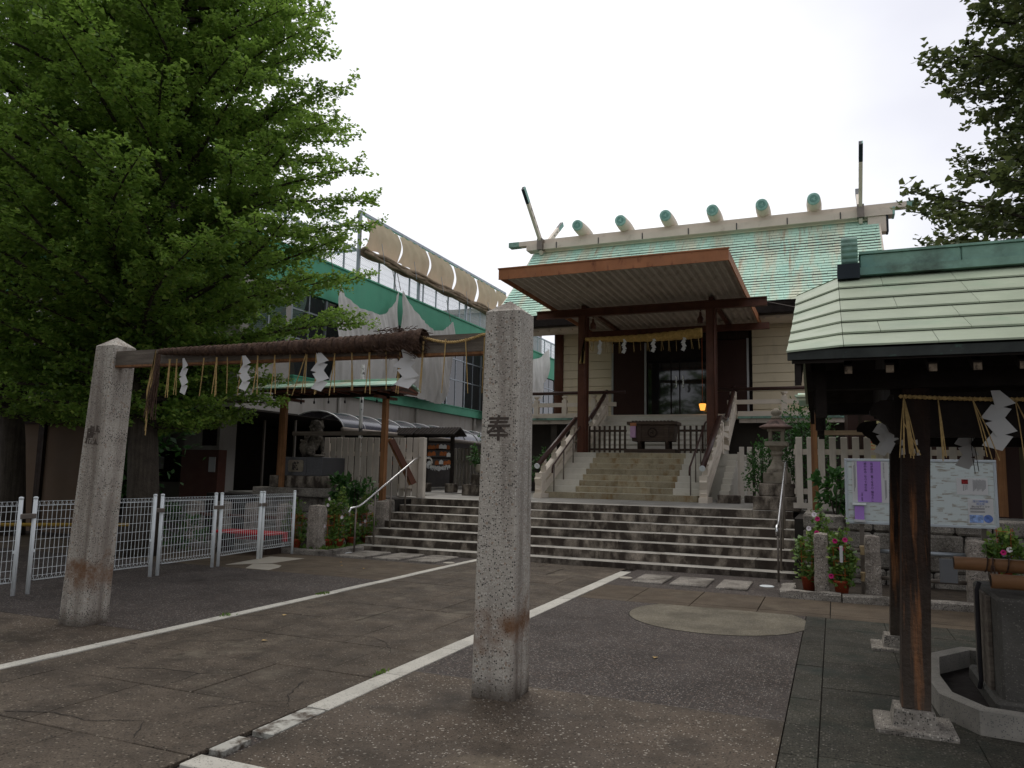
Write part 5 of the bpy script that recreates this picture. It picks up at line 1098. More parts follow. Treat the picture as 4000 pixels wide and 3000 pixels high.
# ================================================================ TEMIZUYA (water pavilion)
EY, RY, EZ, RZ = 5.2, 7.08, 2.44, 3.345; X0, XB, XR = -.262, .06, 4.6
tz = thing('water_pavilion', 'purification pavilion with pale green copper sheet roof on old timber posts', 'pavilion', (1.6, 7.08, 0))
def tzr(y): f = (y - EY) / (RY - EY); return EZ + (RZ - EZ) * f - .035 * sin(pi * f)
nc = 6; ycs = [EY + (RY - EY) * (k / nc) ** 1.0 for k in range(nc + 1)]
random.seed(31)
for k in range(nc):
    y0, y1 = ycs[k] - (.02 if k else 0), ycs[k + 1]; z0, z1 = tzr(ycs[k]), tzr(y1); drop = lambda yy: .03 + .10 * (yy - EY) / (RY - EY)
    xs = [XB + .17 - (.1 * k / nc)]
    off = (.55, .25, .75, .4, .9, .35)[k]; xs = [XB + .02, XB + off]; 
    while xs[-1] < XR: xs.append(xs[-1] + .52)
    xs[-1] = XR
    t_ = .009
    def sheet(a, b, da, db, na='roof_sheet'):
        V = [(a, y0, z0 + t_ - da), (b, y0, z0 + t_ - db), (b, y1 + .01, z1 + .002 - db), (a, y1 + .01, z1 + .002 - da), (a, y0, z0 - .003 - da), (b, y0, z0 - .003 - db)]
        m = MB().add(V, [(0, 1, 2, 3), (4, 5, 1, 0), (0, 3, 4), (1, 5, 2)]); m.fix = False; part(na, m, m_copper2, tz)
    for a, b in zip(xs[:-1], xs[1:]): sheet(a + .0015, b - .0015, 0, 0)
    d0 = .025 + .11 * (k / nc); d1 = .025 + .11 * ((k + 1) / nc)
    bx0, bx1 = XB + .11 - .13 * k / nc, XB + .11 - .13 * (k + 1) / nc
    V = [(X0, y0, z0 + t_ - d0), (XB + .018, y0, z0 + t_ ), (XB + .018, y1 + .01, z1 + .002), (X0, y1 + .01, z1 + .002 - d1), (X0, y0, z0 - .003 - d0), (XB + .018, y0, z0 - .003)]
    part('verge_sheet', MB().add(V, [(0, 1, 2, 3), (4, 5, 1, 0), (0, 3, 4)]), m_copper2, tz)
part('back_roof', MB().add([(X0, 9.0, EZ - .02), (XR, 9.0, EZ), (XR, RY, RZ), (XB, RY, RZ), (X0, RY, RZ - .13)], [(0, 1, 2, 3, 4)]), m_copper2, tz)
part('roof_boarding', MB().prism([(EY + .03, EZ - .05), (RY, RZ - .05), (8.95, EZ - .05), (8.95, EZ - .09), (RY, RZ - .10), (EY + .03, EZ - .09)], 'x', XB + .02, XR).prism([(EY + .03, EZ - .075), (RY, RZ - .20), (8.95, EZ - .075), (8.95, EZ - .10), (RY, RZ - .23), (EY + .03, EZ - .10)], 'x', X0 + .03, XB + .02), m_blackwood, tz)
part('eave_fascia', MB().box(X0 + .004, XR, EY + .012, EY + .05, EZ - .075, EZ - .014), mat('eave_copper_dark', (.035, .04, .036), .6, .3, 7, stain=((.07, .13, .10), 9, .62, .72)), tz)
part('ridge_base', MB().box(.14, XR, RY - .13, RY + .13, RZ - .02, RZ + .045), m_copper3, tz)
for a, b in ((.255, 1.005), (1.01, 1.80), (1.805, 2.6), (2.605, 3.6)): part('ridge_cover', MB().box(a, b, RY - .095, RY + .095, RZ + .046, RZ + .165, .008), m_copper3, tz)
part('ridge_lip', MB().box(.25, XR, RY - .11, RY + .11, RZ + .166, RZ + .185), m_copper3, tz)
part('end_base', MB().box(.075, .25, RY - .17, RY + .17, RZ - .05, RZ + .075), m_capdark, tz)
m = MB(); pr = []
for i in range(25):
    t = i / 24; z_ = RZ + .076 + .245 * t; bu = .115 + .035 * sin(pi * t) + .012 * abs(sin(t * pi * 5)); pr.append((RY - bu, z_))
m.prism(pr + [(2 * RY - q, w_) for q, w_ in pr[::-1]], 'x', .112, .238)
part('ridge_end_ornament', m, m_copper3, tz)
part('bargeboard', MB().prism([(EY + .05, EZ - .09), (RY, RZ - .22), (9.0, EZ - .09), (9.0, EZ - .24), (RY, RZ - .40), (EY + .05, EZ - .24)], 'x', X0 + .045, X0 + .085), m_blackwood, tz)
part('gable_board', MB().prism([(5.9, 2.42), (RY, 2.95), (8.3, 2.42), (8.3, 2.2), (5.9, 2.2)], 'x', .38, .44), m_blackwood, tz)
xr = .105
while xr < XR:
    part('rafter', MB().beam((xr, EY + .10, EZ - .135), (xr, RY, RZ - .19), .05, .055), m_blackwood, tz); part('rafter_end', MB().box(xr - .022, xr + .022, EY + .088, EY + .105, EZ - .165, EZ - .12), m_ratend, tz); xr += .2385
part('purlin', MB().box(-.15, XR, 5.78, 5.90, 2.23, 2.36), m_blackwood, tz); part('purlin', MB().box(-.15, XR, 8.3, 8.42, 2.25, 2.36), m_blackwood, tz)
part('gable_tie', MB().box(-.12, -.06, 5.9, 8.4, 2.10, 2.24), m_blackwood, tz)
part('gable_post', MB().box(-.10, -.03, 5.62, 5.70, 2.02, 2.42), m_blackwood, tz)
for y in (6.4, 7.1, 7.8): part('dropper', MB().box(-.12, -.07, y, y + .08, 1.98, 2.1), m_blackwood, tz)
def tpost(x, y, xt, yt, w=.17):
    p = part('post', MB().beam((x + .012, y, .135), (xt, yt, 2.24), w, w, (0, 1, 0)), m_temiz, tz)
    part('base_block', MB().box(x - .135, x + .135, y - .135, y + .135, .03, .135, 0, .02), m_granite2, tz); part('base_slab', MB().box(x - .235, x + .235, y - .22, y + .22, -.02, .032, .008), m_granite2, tz)
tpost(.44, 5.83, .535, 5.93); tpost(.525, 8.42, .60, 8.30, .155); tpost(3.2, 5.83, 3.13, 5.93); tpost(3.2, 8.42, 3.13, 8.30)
part('long_beam', MB().box(.40, 3.3, 5.88, 6.0, 1.90, 2.20), m_blackwood, tz); part('long_beam', MB().box(.40, 3.3, 8.24, 8.36, 1.93, 2.15), m_blackwood, tz)
part('cross_beam', MB().box(.44, .55, 6.0, 8.24, 1.93, 2.14), m_blackwood, tz)
def nose(y, z, L): # carved cloud beam end pointing left
    pl = [(.40, z + .16), (.40 - L * .55, z + .155), (.40 - L * .85, z + .13), (.40 - L, z + .085), (.40 - L * .97, z + .055), (.40 - L * .72, z + .05), (.40 - L * .60, z + .015), (.40 - L * .35, z - .01), (.40 - L * .2, z - .06), (.40, z - .08)]
    part('cloud_nose', MB().prism(pl, 'y', y - .05, y + .05), m_blackwood, tz)
nose(5.94, 2.0, .155); nose(8.30, 2.02, .18)
part('post_mark', textmb('日', .05, (.475, 5.822, 1.82), (1, 0, 0), (0, 0, 1), .001), m_ratend, tz) if 0 else None
for dx, dz, s in ((-.035, 1.86, .022), (-.035, 1.80, .026), (.02, 1.84, .018), (.045, 1.86, .02), (.03, 1.80, .018), (.055, 1.79, .02)):
    part('paint_flake', MB().prism([(.475 + dx - s / 2, dz - s), (.475 + dx + s / 2, dz - s * .8), (.475 + dx + s * .4, dz + s), (.475 + dx - s * .4, dz + s * .7)], 'y', 5.815, 5.8235), m_wallwhite, tz)
part('post_bracket', MB().box(.535, .60, 8.335, 8.343, .9, 1.25), m_darkwood, tz)
# rope, tassels, shide
rp_ = thing('pavilion_straw_rope', 'thin twisted straw rope sagging along the front beam of the water pavilion', 'straw rope', (.45, 5.85, 2.17)); m = MB()
def rope2(x): f = (x - .44) / 1.6; return Vector((x, 5.825, 2.175 - .035 * sin(pi * min(1, f)) + .05 * max(0, f - .6)))
for ph in (0, pi): m.tube([rope2(x) + Vector((0, .007 * cos(x * 210 + ph), .007 * sin(x * 210 + ph))) for x in np.linspace(.43, 3.0, 260)], .0095, 5)
part('strand', m, m_straw, rp_)
TS = [(.455, .05, 13, 'dense bundle of straw strands hanging at the left end of the pavilion rope'), (.66, .03, 3, 'pale straw strands hanging just right of the near timber post'), (.86, .07, 3, 'straw strands hanging left of the big zigzag paper'), (1.10, .06, 3, 'straw strands hanging right of the big zigzag paper'), (1.34, .05, 3, 'straw strands beside the right edge of the photo')]
random.seed(3)
for x, sp_, n_, lb in TS:
    p = rope2(x); m = MB()
    for k in range(n_):
        dx = random.uniform(-.03, sp_ + .03) + (sp_ * .5 if n_ < 5 else random.uniform(-.05, .02)); q = p + Vector((0, -.012, 0)); m.tube([q, q + Vector((dx * .5, -.045, -.18)), q + Vector((dx + (.10 if k == 7 else 0), -.085, -random.uniform(.36, .43)))], [.003, .0038, .0032], 5)
    single('straw_tassel', m, m_straw, lb, 'straw tassel', 'straw tassels on the pavilion', loc=tuple(p))
single('paper_streamer', shide((1.00, 5.80, 2.20), .40, .20, -.15, MB(), 4, 0, 0), m_paper, 'large white zigzag paper hanging from the front beam of the water pavilion', 'paper streamer', loc=(1.0, 5.82, 2.19))
single('paper_streamer', shide((.38, 6.2, 2.13), .34, .17, .75, MB(), 4, 0, 0), m_paper, 'zigzag paper beside the carved beam ends of the pavilion, front one', 'paper streamer', loc=(.4, 6.4, 2.13)); single('paper_streamer', shide((.36, 6.5, 2.12), .34, .16, .4, MB(), 4, 0, 0), m_paper, 'zigzag paper beside the carved beam ends of the pavilion, rear one', 'paper streamer', loc=(.42, 6.7, 2.12))
single('paper_streamer', shide((1.15, 8.22, 2.15), .44, .20, .1, MB(), 4, 0, 0), m_paper, 'shaded zigzag paper on the far side beam of the pavilion', 'paper streamer', loc=(1.15, 8.22, 2.15))
for x in (.72, 1.2, 1.62): single('straw_tassel', MB().tube([(x, 8.22, 2.1), (x - .01, 8.22, 1.9), (x + .01, 8.22, 1.68)], .004, 4).tube([(x, 8.22, 2.1), (x + .02, 8.22, 1.9), (x + .04, 8.22, 1.70)], .004, 4), m_darkwood, 'dark straw strands on the far pavilion beam, %s' % {.72: 'leftmost', 1.2: 'middle one', 1.62: 'rightmost'}[x], 'straw tassel', 'far straw tassels of the pavilion', loc=(x, 8.22, 2.1))
# basin with trough kerb
bk = thing('basin_kerb', 'low pale granite kerb ring round the dark drain of the water basin', 'kerb', (1.6, 6.9, 0))
ring = [(.60, 6.75), (.63, 6.2), (.82, 5.86), (1.2, 5.80), (3.0, 5.80), (3.0, 8.0), (1.0, 8.0), (.66, 7.5)]; inn = [(.70, 6.78), (.72, 6.28), (.88, 5.98), (1.22, 5.93), (2.9, 5.93), (2.9, 7.87), (1.05, 7.87), (.77, 7.45)]
for i in range(len(ring)):
    j = (i + 1) % len(ring); part('kerb_stone', MB().prism([ring[i], ring[j], inn[j], inn[i]], 'z', -.02, .15), m_granite2k if 'm_granite2k' in globals() else m_pk if 'm_pk' in globals() else mat('pale_kerb_granite', (.24, .225, .195), .75, .2, 5, .3, 80, speck=((.1, .1, .1), 110, .25)), bk)
part('channel_shade_floor', MB().prism([(a * .99 + .01, b) for a, b in inn], 'z', -.015, .012), m_blackwood, bk)  # shallow floor; its dark colour stands for the shade of a deep drain
bs_ = thing('water_basin', 'dark grey stone water basin with brown bamboo pipes tied across its top', 'water basin', (1.9, 6.9, 0))
part('basin_body', MB().box(1.03, 2.8, 6.35, 7.4, .0, .80, .02, None), m_basin, bs_); part('basin_side_panel', MB().box(1.0, 1.03, 6.6, 7.15, .02, .78, .005), m_greywood, bs_); part('basin_foot', MB().box(.98, 2.85, 6.28, 7.45, .0, .12, .02), m_basin, bs_)
for y in (6.50, 7.05): 
    z = .90 if y < 6.8 else .965; x = 1.02 if y < 6.8 else .86
    bp = part('bamboo_pipe', MB().tube([(x, y, z), (2.9, y, z - .02)], .052, 16), m_bamboo, bs_, True); part('pipe_bore', MB().tube([(x - .0015, y, z), (x, y, z)], .042, 14), m_darkwood, bp)
    for q in (.22, .255, .36): part('rope_tie', MB().tube([(x + q + .01 * sin(a), y + .056 * cos(a), z + .056 * sin(a)) for a in np.linspace(0, 2 * pi, 13)], .006, 5), MATS['dark_old_rope'], bp)
    part('hanging_knot', MB().tube([(x + .26, y - .06, z), (x + .27, y - .065, z - .09), (x + .29, y - .06, z - .13)], .007, 5).tube([(x + .25, y - .06, z), (x + .24, y - .065, z - .08), (x + .25, y - .06, z - .11)], .007, 5), MATS['dark_old_rope'], bp)
single('black_hose', MB().tube([(.985, 6.75, .86), (.965, 6.75, .80), (.965, 6.76, .3), (.97, 6.78, .14), (.96, 6.8, .08)], .016, 8), m_black, 'black hose running down the left edge of the water basin', 'hose')
# ================================================================ NOTICE BOARD
BX0, BX1, BY, BZ0, BZ1 = .14, 1.965, 11.7, 1.0, 1.895
nb = thing('notice_board', 'wide pale notice board in a white metal frame on two steel posts', 'notice board', (1.05, BY, 0))
m_boardpat = mat('pale_plank_print', (.50, .555, .54), .55, .05, 3)
t = m_boardpat.node_tree; bsd = t.nodes['Principled BSDF']; g_ = t.nodes.new('ShaderNodeNewGeometry')
mp_ = t.nodes.new('ShaderNodeMapping'); mp_.inputs['Scale'].default_value = (1, 1, 1); mp_.inputs['Rotation'].default_value = (radians(90), 0, 0); t.links.new(g_.outputs['Position'], mp_.inputs[0])
bk_ = t.nodes.new('ShaderNodeTexBrick'); bk_.inputs['Scale'].default_value = 1; bk_.inputs['Brick Width'].default_value = .09; bk_.inputs['Row Height'].default_value = .028; bk_.inputs['Mortar Size'].default_value = 0; bk_.offset = .37; bk_.squash = .6; bk_.inputs['Color1'].default_value = (0, 0, 0, 1); bk_.inputs['Color2'].default_value = (1, 1, 1, 1); t.links.new(mp_.outputs[0], bk_.inputs['Vector'])
r1 = t.nodes.new('ShaderNodeMapRange'); r1.inputs[1].default_value = .58; r1.inputs[2].default_value = .72; t.links.new(bk_.outputs['Color'], r1.inputs[0])
n_ = t.nodes.new('ShaderNodeTexNoise'); n_.inputs['Scale'].default_value = 1; m2_ = t.nodes.new('ShaderNodeMapping'); m2_.inputs['Scale'].default_value = (9, 9, 60); t.links.new(g_.outputs['Position'], m2_.inputs[0]); t.links.new(m2_.outputs[0], n_.inputs['Vector'])
r2 = t.nodes.new('ShaderNodeMapRange'); r2.inputs[1].default_value = .45; r2.inputs[2].default_value = .62; t.links.new(n_.outputs['Fac'], r2.inputs[0])
mu = t.nodes.new('ShaderNodeMath'); mu.operation = 'MULTIPLY'; t.links.new(r1.outputs[0], mu.inputs[0]); t.links.new(r2.outputs[0], mu.inputs[1])
mx_ = t.nodes.new('ShaderNodeMix'); mx_.data_type = 'RGBA'; t.links.new(mu.outputs[0], mx_.inputs[0]); mx_.inputs[6].default_value = (.50, .555, .54, 1); mx_.inputs[7].default_value = (.30, .285, .24, 1); t.links.new(mx_.outputs[2], bsd.inputs['Base Color'])
part('panel', MB().box(BX0 + .03, BX1 - .03, BY + .012, BY + .04, BZ0 + .03, BZ1 - .03), m_boardpat, nb)
for a in ((BX0, BX1, BZ0, BZ0 + .035), (BX0, BX1, BZ1 - .035, BZ1)): part('frame_bar', MB().box(a[0], a[1], BY, BY + .05, a[2], a[3], .004), mat('board_frame', (.42, .46, .48), .4, .08, 5) if 'board_frame' not in MATS else MATS['board_frame'], nb)
for a in ((BX0, BX0 + .035), (BX1 - .035, BX1)): part('frame_bar', MB().box(a[0], a[1], BY + .001, BY + .049, BZ0 + .036, BZ1 - .036, .004), MATS['board_frame'], nb)
for x in (.34, 1.80): part('support_post', MB().box(x - .03, x + .03, BY + .051, BY + .10, .0, BZ1 - .1), m_dullsteel, nb); part('pipe_clamp', MB().lathe([(.04, -.06), (.045, .05), (.035, .06)], (x, BY - .18, .66), 10), m_lightconc if 0 else mat('yellowed_clamp', (.36, .27, .15), .5, .1, 4) if 'yellowed_clamp' not in MATS else MATS['yellowed_clamp'], nb); part('pipe_clamp', MB().lathe([(.04, -.06), (.045, .05), (.035, .06)], (x, BY - .18, .31), 10), MATS['yellowed_clamp'], nb)
FY = BY + .008
# purple poem poster
ps = thing('purple_poem_poster', 'purple poster with vertical black Japanese lettering at the left of the notice board', 'poster', (.45, FY, 1.3))
part('paper_sheet', MB().box(.235, .69, FY - .001, FY + .0035, 1.295, 1.87), m_paper, ps); part('purple_field', MB().box(.30, .60, FY - .003, FY - .0015, 1.30, 1.865), m_purple, ps)
def vtext(s, x, ztop, size, name='lettering', m=None, parent=None, y=None, pitch=None):
    pitch = pitch or size * 1.0; z = ztop
    out = MB()
    for ch in s:
        if ch != ' ':
            q = textmb(ch, size, (x, y or FY - .0045, z - size / 2), (1, 0, 0), (0, 0, 1), .0006); out.add(q.v, q.f)
        z -= pitch * (.55 if ch == ' ' else 1)
    return part(name, out, m or m_black, parent or ps)
vtext('松が枝の 直ぐなる心 保ちたし', .487, 1.845, .037, pitch=.0385); vtext('柳の糸の なべて世の中', .405, 1.845, .037, pitch=.0385); vtext('大岡 忠相', .355, 1.43, .022, pitch=.026); vtext('生命の言葉 令和八年九月', .635, 1.84, .016, m=m_ink, pitch=.0185)
for x, za, zb in ((.275, 1.84, 1.5), (.262, 1.80, 1.45), (.66, 1.6, 1.36), (.648, 1.6, 1.34)):
    z = za
    m = MB()
    while z > zb: m.box(x - .004, x + .004, FY - .003, FY - .0025, z - .007, z); z -= .012
    part('fine_print', m, m_ink, ps, kind='stuff')
sm = thing('small_purple_leaflet_box', 'small clear leaflet holder with purple slips under the purple poster', 'leaflet holder', (.31, BY - .02, 1.05)); part('holder', MB().box(.245, .385, BY - .05, BY - .001, 1.03, 1.06), m_paper, sm); part('leaflet', MB().box(.255, .375, BY - .02, BY - .002, 1.061, 1.245), m_purple, sm); part('white_lid', MB().box(.23, .40, BY - .045, BY - .001, 1.26, 1.29), m_white, sm)
po2 = thing('text_notice_sheet', 'white sheet of small vertical text with a tiny dark red picture on the notice board', 'notice', (1.67, FY, 1.5)); part('paper_sheet', MB().box(1.50, 1.86, FY - .001, FY + .0035, 1.435, 1.655), m_paper, po2)
part('red_picture', MB().box(1.56, 1.635, FY - .003, FY - .0015, 1.575, 1.635), mat('dark_red_print', (.22, .02, .02), .6, .8, 60), po2)
m = MB()
for i in range(12):
    z = 1.635 - (i % 3) * .005
    while z > 1.49 + (i % 4) * .01: m.box(1.69 + i * .0125, 1.696 + i * .0125, FY - .003, FY - .0025, z - .006, z); z -= .009
for i in range(3):
    z = 1.565
    while z > 1.49 + i * .01: m.box(1.575 + i * .02, 1.583 + i * .02, FY - .003, FY - .0025, z - .006, z); z -= .009
part('fine_print', m, m_ink, po2, kind='stuff')
po3 = thing('festival_disc_poster', 'small white and blue poster with a shrine picture low on the notice board', 'poster', (1.76, FY, 1.2)); part('paper_sheet', MB().box(1.62, 1.91, FY - .001, FY + .0035, 1.06, 1.385), m_paper, po3)
for s_, z, sz, mm in (('深川神明宮', 1.352, .036, m_blue), ('例大祭', 1.318, .032, m_blue), ('Blu-rayディスク', 1.284, .030, m_black)): part('lettering', textmb(s_, sz, (1.765, FY - .0035, z), (1, 0, 0), (0, 0, 1), .0006), mm, po3)
for z in (1.262, 1.25, 1.225, 1.212): part('fine_print', MB().box(1.645, 1.81, FY - .003, FY - .0025, z - .004, z + .002), m_ink, po3)
part('blue_picture', MB().box(1.635, 1.79, FY - .003, FY - .0015, 1.075, 1.175), mat('blue_picture', (.22, .32, .55), .5, .7, 22), po3)
cd = MB(); cd.lathe([(.052, 0), (.052, .0015)], (0, 0, 0), 24); cd.v = [(1.845 + a, FY - .003 - c_, 1.13 + b) for a, b, c_ in cd.v]; cd.fix = True; part('disc_picture', cd, m_blue, po3)
single('clear_leaflet_tray', MB().box(1.22, 1.42, 11.32, 11.36, .32, .62, .004), mat('clear_plastic', (.14, .145, .15), .12, .05, 3, spec=.6), 'empty clear plastic tray hooked on the steel pipe between two bollards', 'leaflet tray')
# bollards with steel pipes
for x, y, h, w, l in ((-.185, 11.52, .80, .19, 'rough granite bollard between two pots of morning glory, right of the lower steps'), (.45, 11.52, .80, .20, 'rough granite bollard directly left of the near timber pillar'), (1.66, 11.52, .80, .24, 'rough granite bollard behind the bamboo pipes'), (2.7, 11.52, .80, .24, 'rough granite bollard at the right edge')): bollard(x, y, h, w, l, .05)
for z in (.66, .31):
    for a, b in ((.54, 1.54), (1.78, 2.6)): single('steel_pipe_rail', MB().tube([(a, 11.52, z), (b, 11.52, z)], .027, 10), m_steel if z > .5 else m_dullsteel, '%s steel pipe between the granite bollards %s' % ('upper' if z > .5 else 'lower', 'under the notice board' if a < 1 else 'right of the notice board'), 'pipe rail', smooth=True)
    single('steel_pipe_rail', MB().tube([(-.08, 11.52, z), (.35, 11.52, z)], .027, 10), m_dullsteel, '%s short steel pipe behind the potted morning glory' % ('upper' if z > .5 else 'lower'), 'pipe rail', smooth=True)
# ================================================================ STONE LANTERN AND POSTS
ln = thing('stone_lantern', 'weathered stone lantern on stepped dark base right of the shrine stairs', 'stone lantern', (-1.0, 15.6, 1))
m_lan = mat('lantern_stone', (.25, .22, .17), .85, .2, 6, .5, 50, stain=((.08, .065, .05), 3, .52, .7)); m_lanr = mat('lantern_roof_stone', (.13, .085, .07), .85, .3, 5, .6, 50, stain=((.05, .035, .03), 4, .5, .65))
LX, LY = -1.0, 15.6
part('base_tier', MB().box(LX - .42, LX + .42, LY - .4, LY + .4, 1.0, 1.26, .015), m_step, ln); part('base_tier', MB().box(LX - .32, LX + .32, LY - .32, LY + .32, 1.262, 1.50, .015), m_step, ln)
part('pedestal', MB().box(LX - .24, LX + .24, LY - .24, LY + .24, 1.502, 1.71, .01, None), m_lan, ln)
part('shaft', MB().lathe([(.20, 1.712), (.19, 1.78), (.13, 1.84), (.085, 1.95), (.085, 2.02), (.12, 2.06), (.12, 2.10), (.09, 2.12), (.16, 2.21)], (LX, LY, 0), 12), m_lan, ln)
part('platform', MB().box(LX - .21, LX + .21, LY - .2, LY + .2, 2.212, 2.30, .01), m_lan, ln)
for sx in (-.11, .11):
    for sy in (-.1, .1): part('firebox_post', MB().box(LX + sx - .03, LX + sx + .03, LY + sy - .03, LY + sy + .03, 2.302, 2.50), m_lan, ln)
part('firebox_head', MB().box(LX - .16, LX + .16, LY - .15, LY + .15, 2.501, 2.545), m_lan, ln)
part('roof', MB().lathe([(.29, 2.548), (.35, 2.575), (.33, 2.60), (.22, 2.64), (.14, 2.71), (.10, 2.735)], (LX, LY, 0), 6, rot=.5), m_lanr, ln)
part('finial', MB().lathe([(.09, 2.737), (.10, 2.78), (.06, 2.80), (.09, 2.84), (.10, 2.88), (.07, 2.92), (.02, 2.95)], (LX, LY, 0), 12), m_lan, ln, True)
ut = thing('right_timber_frame', 'slender orange timber posts with a crossbar standing behind the notice board', 'timber frame', (-.3, 14.5, 1.05)); part('post', MB().box(-.355, -.25, 14.45, 14.55, 1.06, 2.95), m_wood, ut); part('post', MB().box(2.44, 2.56, 14.44, 14.56, 1.06, 2.95), m_wood, ut); part('brace', MB().beam((2.40, 14.6, 1.1), (2.46, 14.6, 2.0), .05, .08, (0, 1, 0)), m_wood, ut); part('crossbar', MB().box(-.25, 2.44, 14.46, 14.54, 2.37, 2.45), mat('pale_crossbar', (.25, .18, .11), .75, .2, 4, .2, 60, wave=((.13, .09, .05), 'X', 30, .7)), ut)
part('small_roof', MB().prism([(13.95, 2.98), (14.5, 3.12), (15.05, 2.98), (15.05, 2.94), (14.5, 3.06), (13.95, 2.94)], 'x', -.55, 2.8), m_copper, ut)
for k in range(2): part('roof_sheet', MB().box(-.57 - .02 * k, -.2, 13.9 + .2 * k, 14.1 + .2 * k, 2.99 + .04 * k, 3.015 + .04 * k), m_copper, ut)
ys_ = thing('yellow_event_sign', 'yellow sign with red Japanese characters behind the pale picket fence', 'sign', (.9, 16.0, 1.2)); part('board', MB().box(.57, 1.35, 16.0, 16.03, 1.9, 2.72), mat('pale_yellow', (.55, .50, .26), .6, .05, 3), ys_)
for s_, x, z, sz in (('月', .86, 2.45, .16), ('九', .70, 2.43, .12), ('時', .70, 2.33, .10), ('〜', .70, 2.25, .07), ('午', .70, 2.16, .09)): part('red_character', textmb(s_, sz, (x, 15.996, z), (1, 0, 0), (0, 0, 1), .001, bold=.002), m_red, ys_)
for x in (.65, 1.3): part('leg', MB().box(x - .02, x + .02, 16.031, 16.06, 1.0, 2.0), m_darkwood, ys_)
st_ = thing('brown_storage_door', 'dark brown panel and olive wall behind the right timber post', 'wall', (2.7, 15.6, 1)); part('brown_panel', MB().box(2.42, 2.95, 15.5, 15.56, 1.0, 2.9), m_door, st_); part('olive_wall', MB().box(2.6, 6, 15.57, 15.7, 1.0, 3.2), mat('olive_plaster', (.13, .11, .06), .85, .15, 2), st_)
# ================================================================ PLANTS
def leafquads(P, D, Nrm, size, rng_, fan=True):
    """P points, D directions, Nrm normals -> verts/faces arrays of kite leaves"""
    n = len(P); D = D / np.linalg.norm(D, axis=1, keepdims=True); Sd = np.cross(D, Nrm); Sd /= np.maximum(np.linalg.norm(Sd, axis=1, keepdims=True), 1e-6); U = np.cross(Sd, D)
    s = size[:, None]
    if fan: pts = [P, P + s * (.72 * D + .56 * Sd + .10 * U), P + s * (.92 * D - .05 * U), P + s * (.72 * D - .56 * Sd + .10 * U)]
    else: pts = [P, P + s * (.5 * D + .28 * Sd + .06 * U), P + s * 1.0 * D - s * .08 * U, P + s * (.5 * D - .28 * Sd + .06 * U)]
    V = np.stack(pts, 1).reshape(-1, 3); return V
def leafmesh(name, V, m, o=(0, 0, 0)):
    n = len(V) // 4; me = bpy.data.meshes.new(name); me.vertices.add(4 * n); me.vertices.foreach_set('co', (V - np.array(o)).astype('f').ravel())
    me.loops.add(4 * n); me.loops.foreach_set('vertex_index', np.arange(4 * n, dtype='i')); me.polygons.add(n); me.polygons.foreach_set('loop_start', np.arange(0, 4 * n, 4, dtype='i')); me.polygons.foreach_set('loop_total', np.full(n, 4, 'i'))
    me.update(calc_edges=True); me.materials.append(m); return me
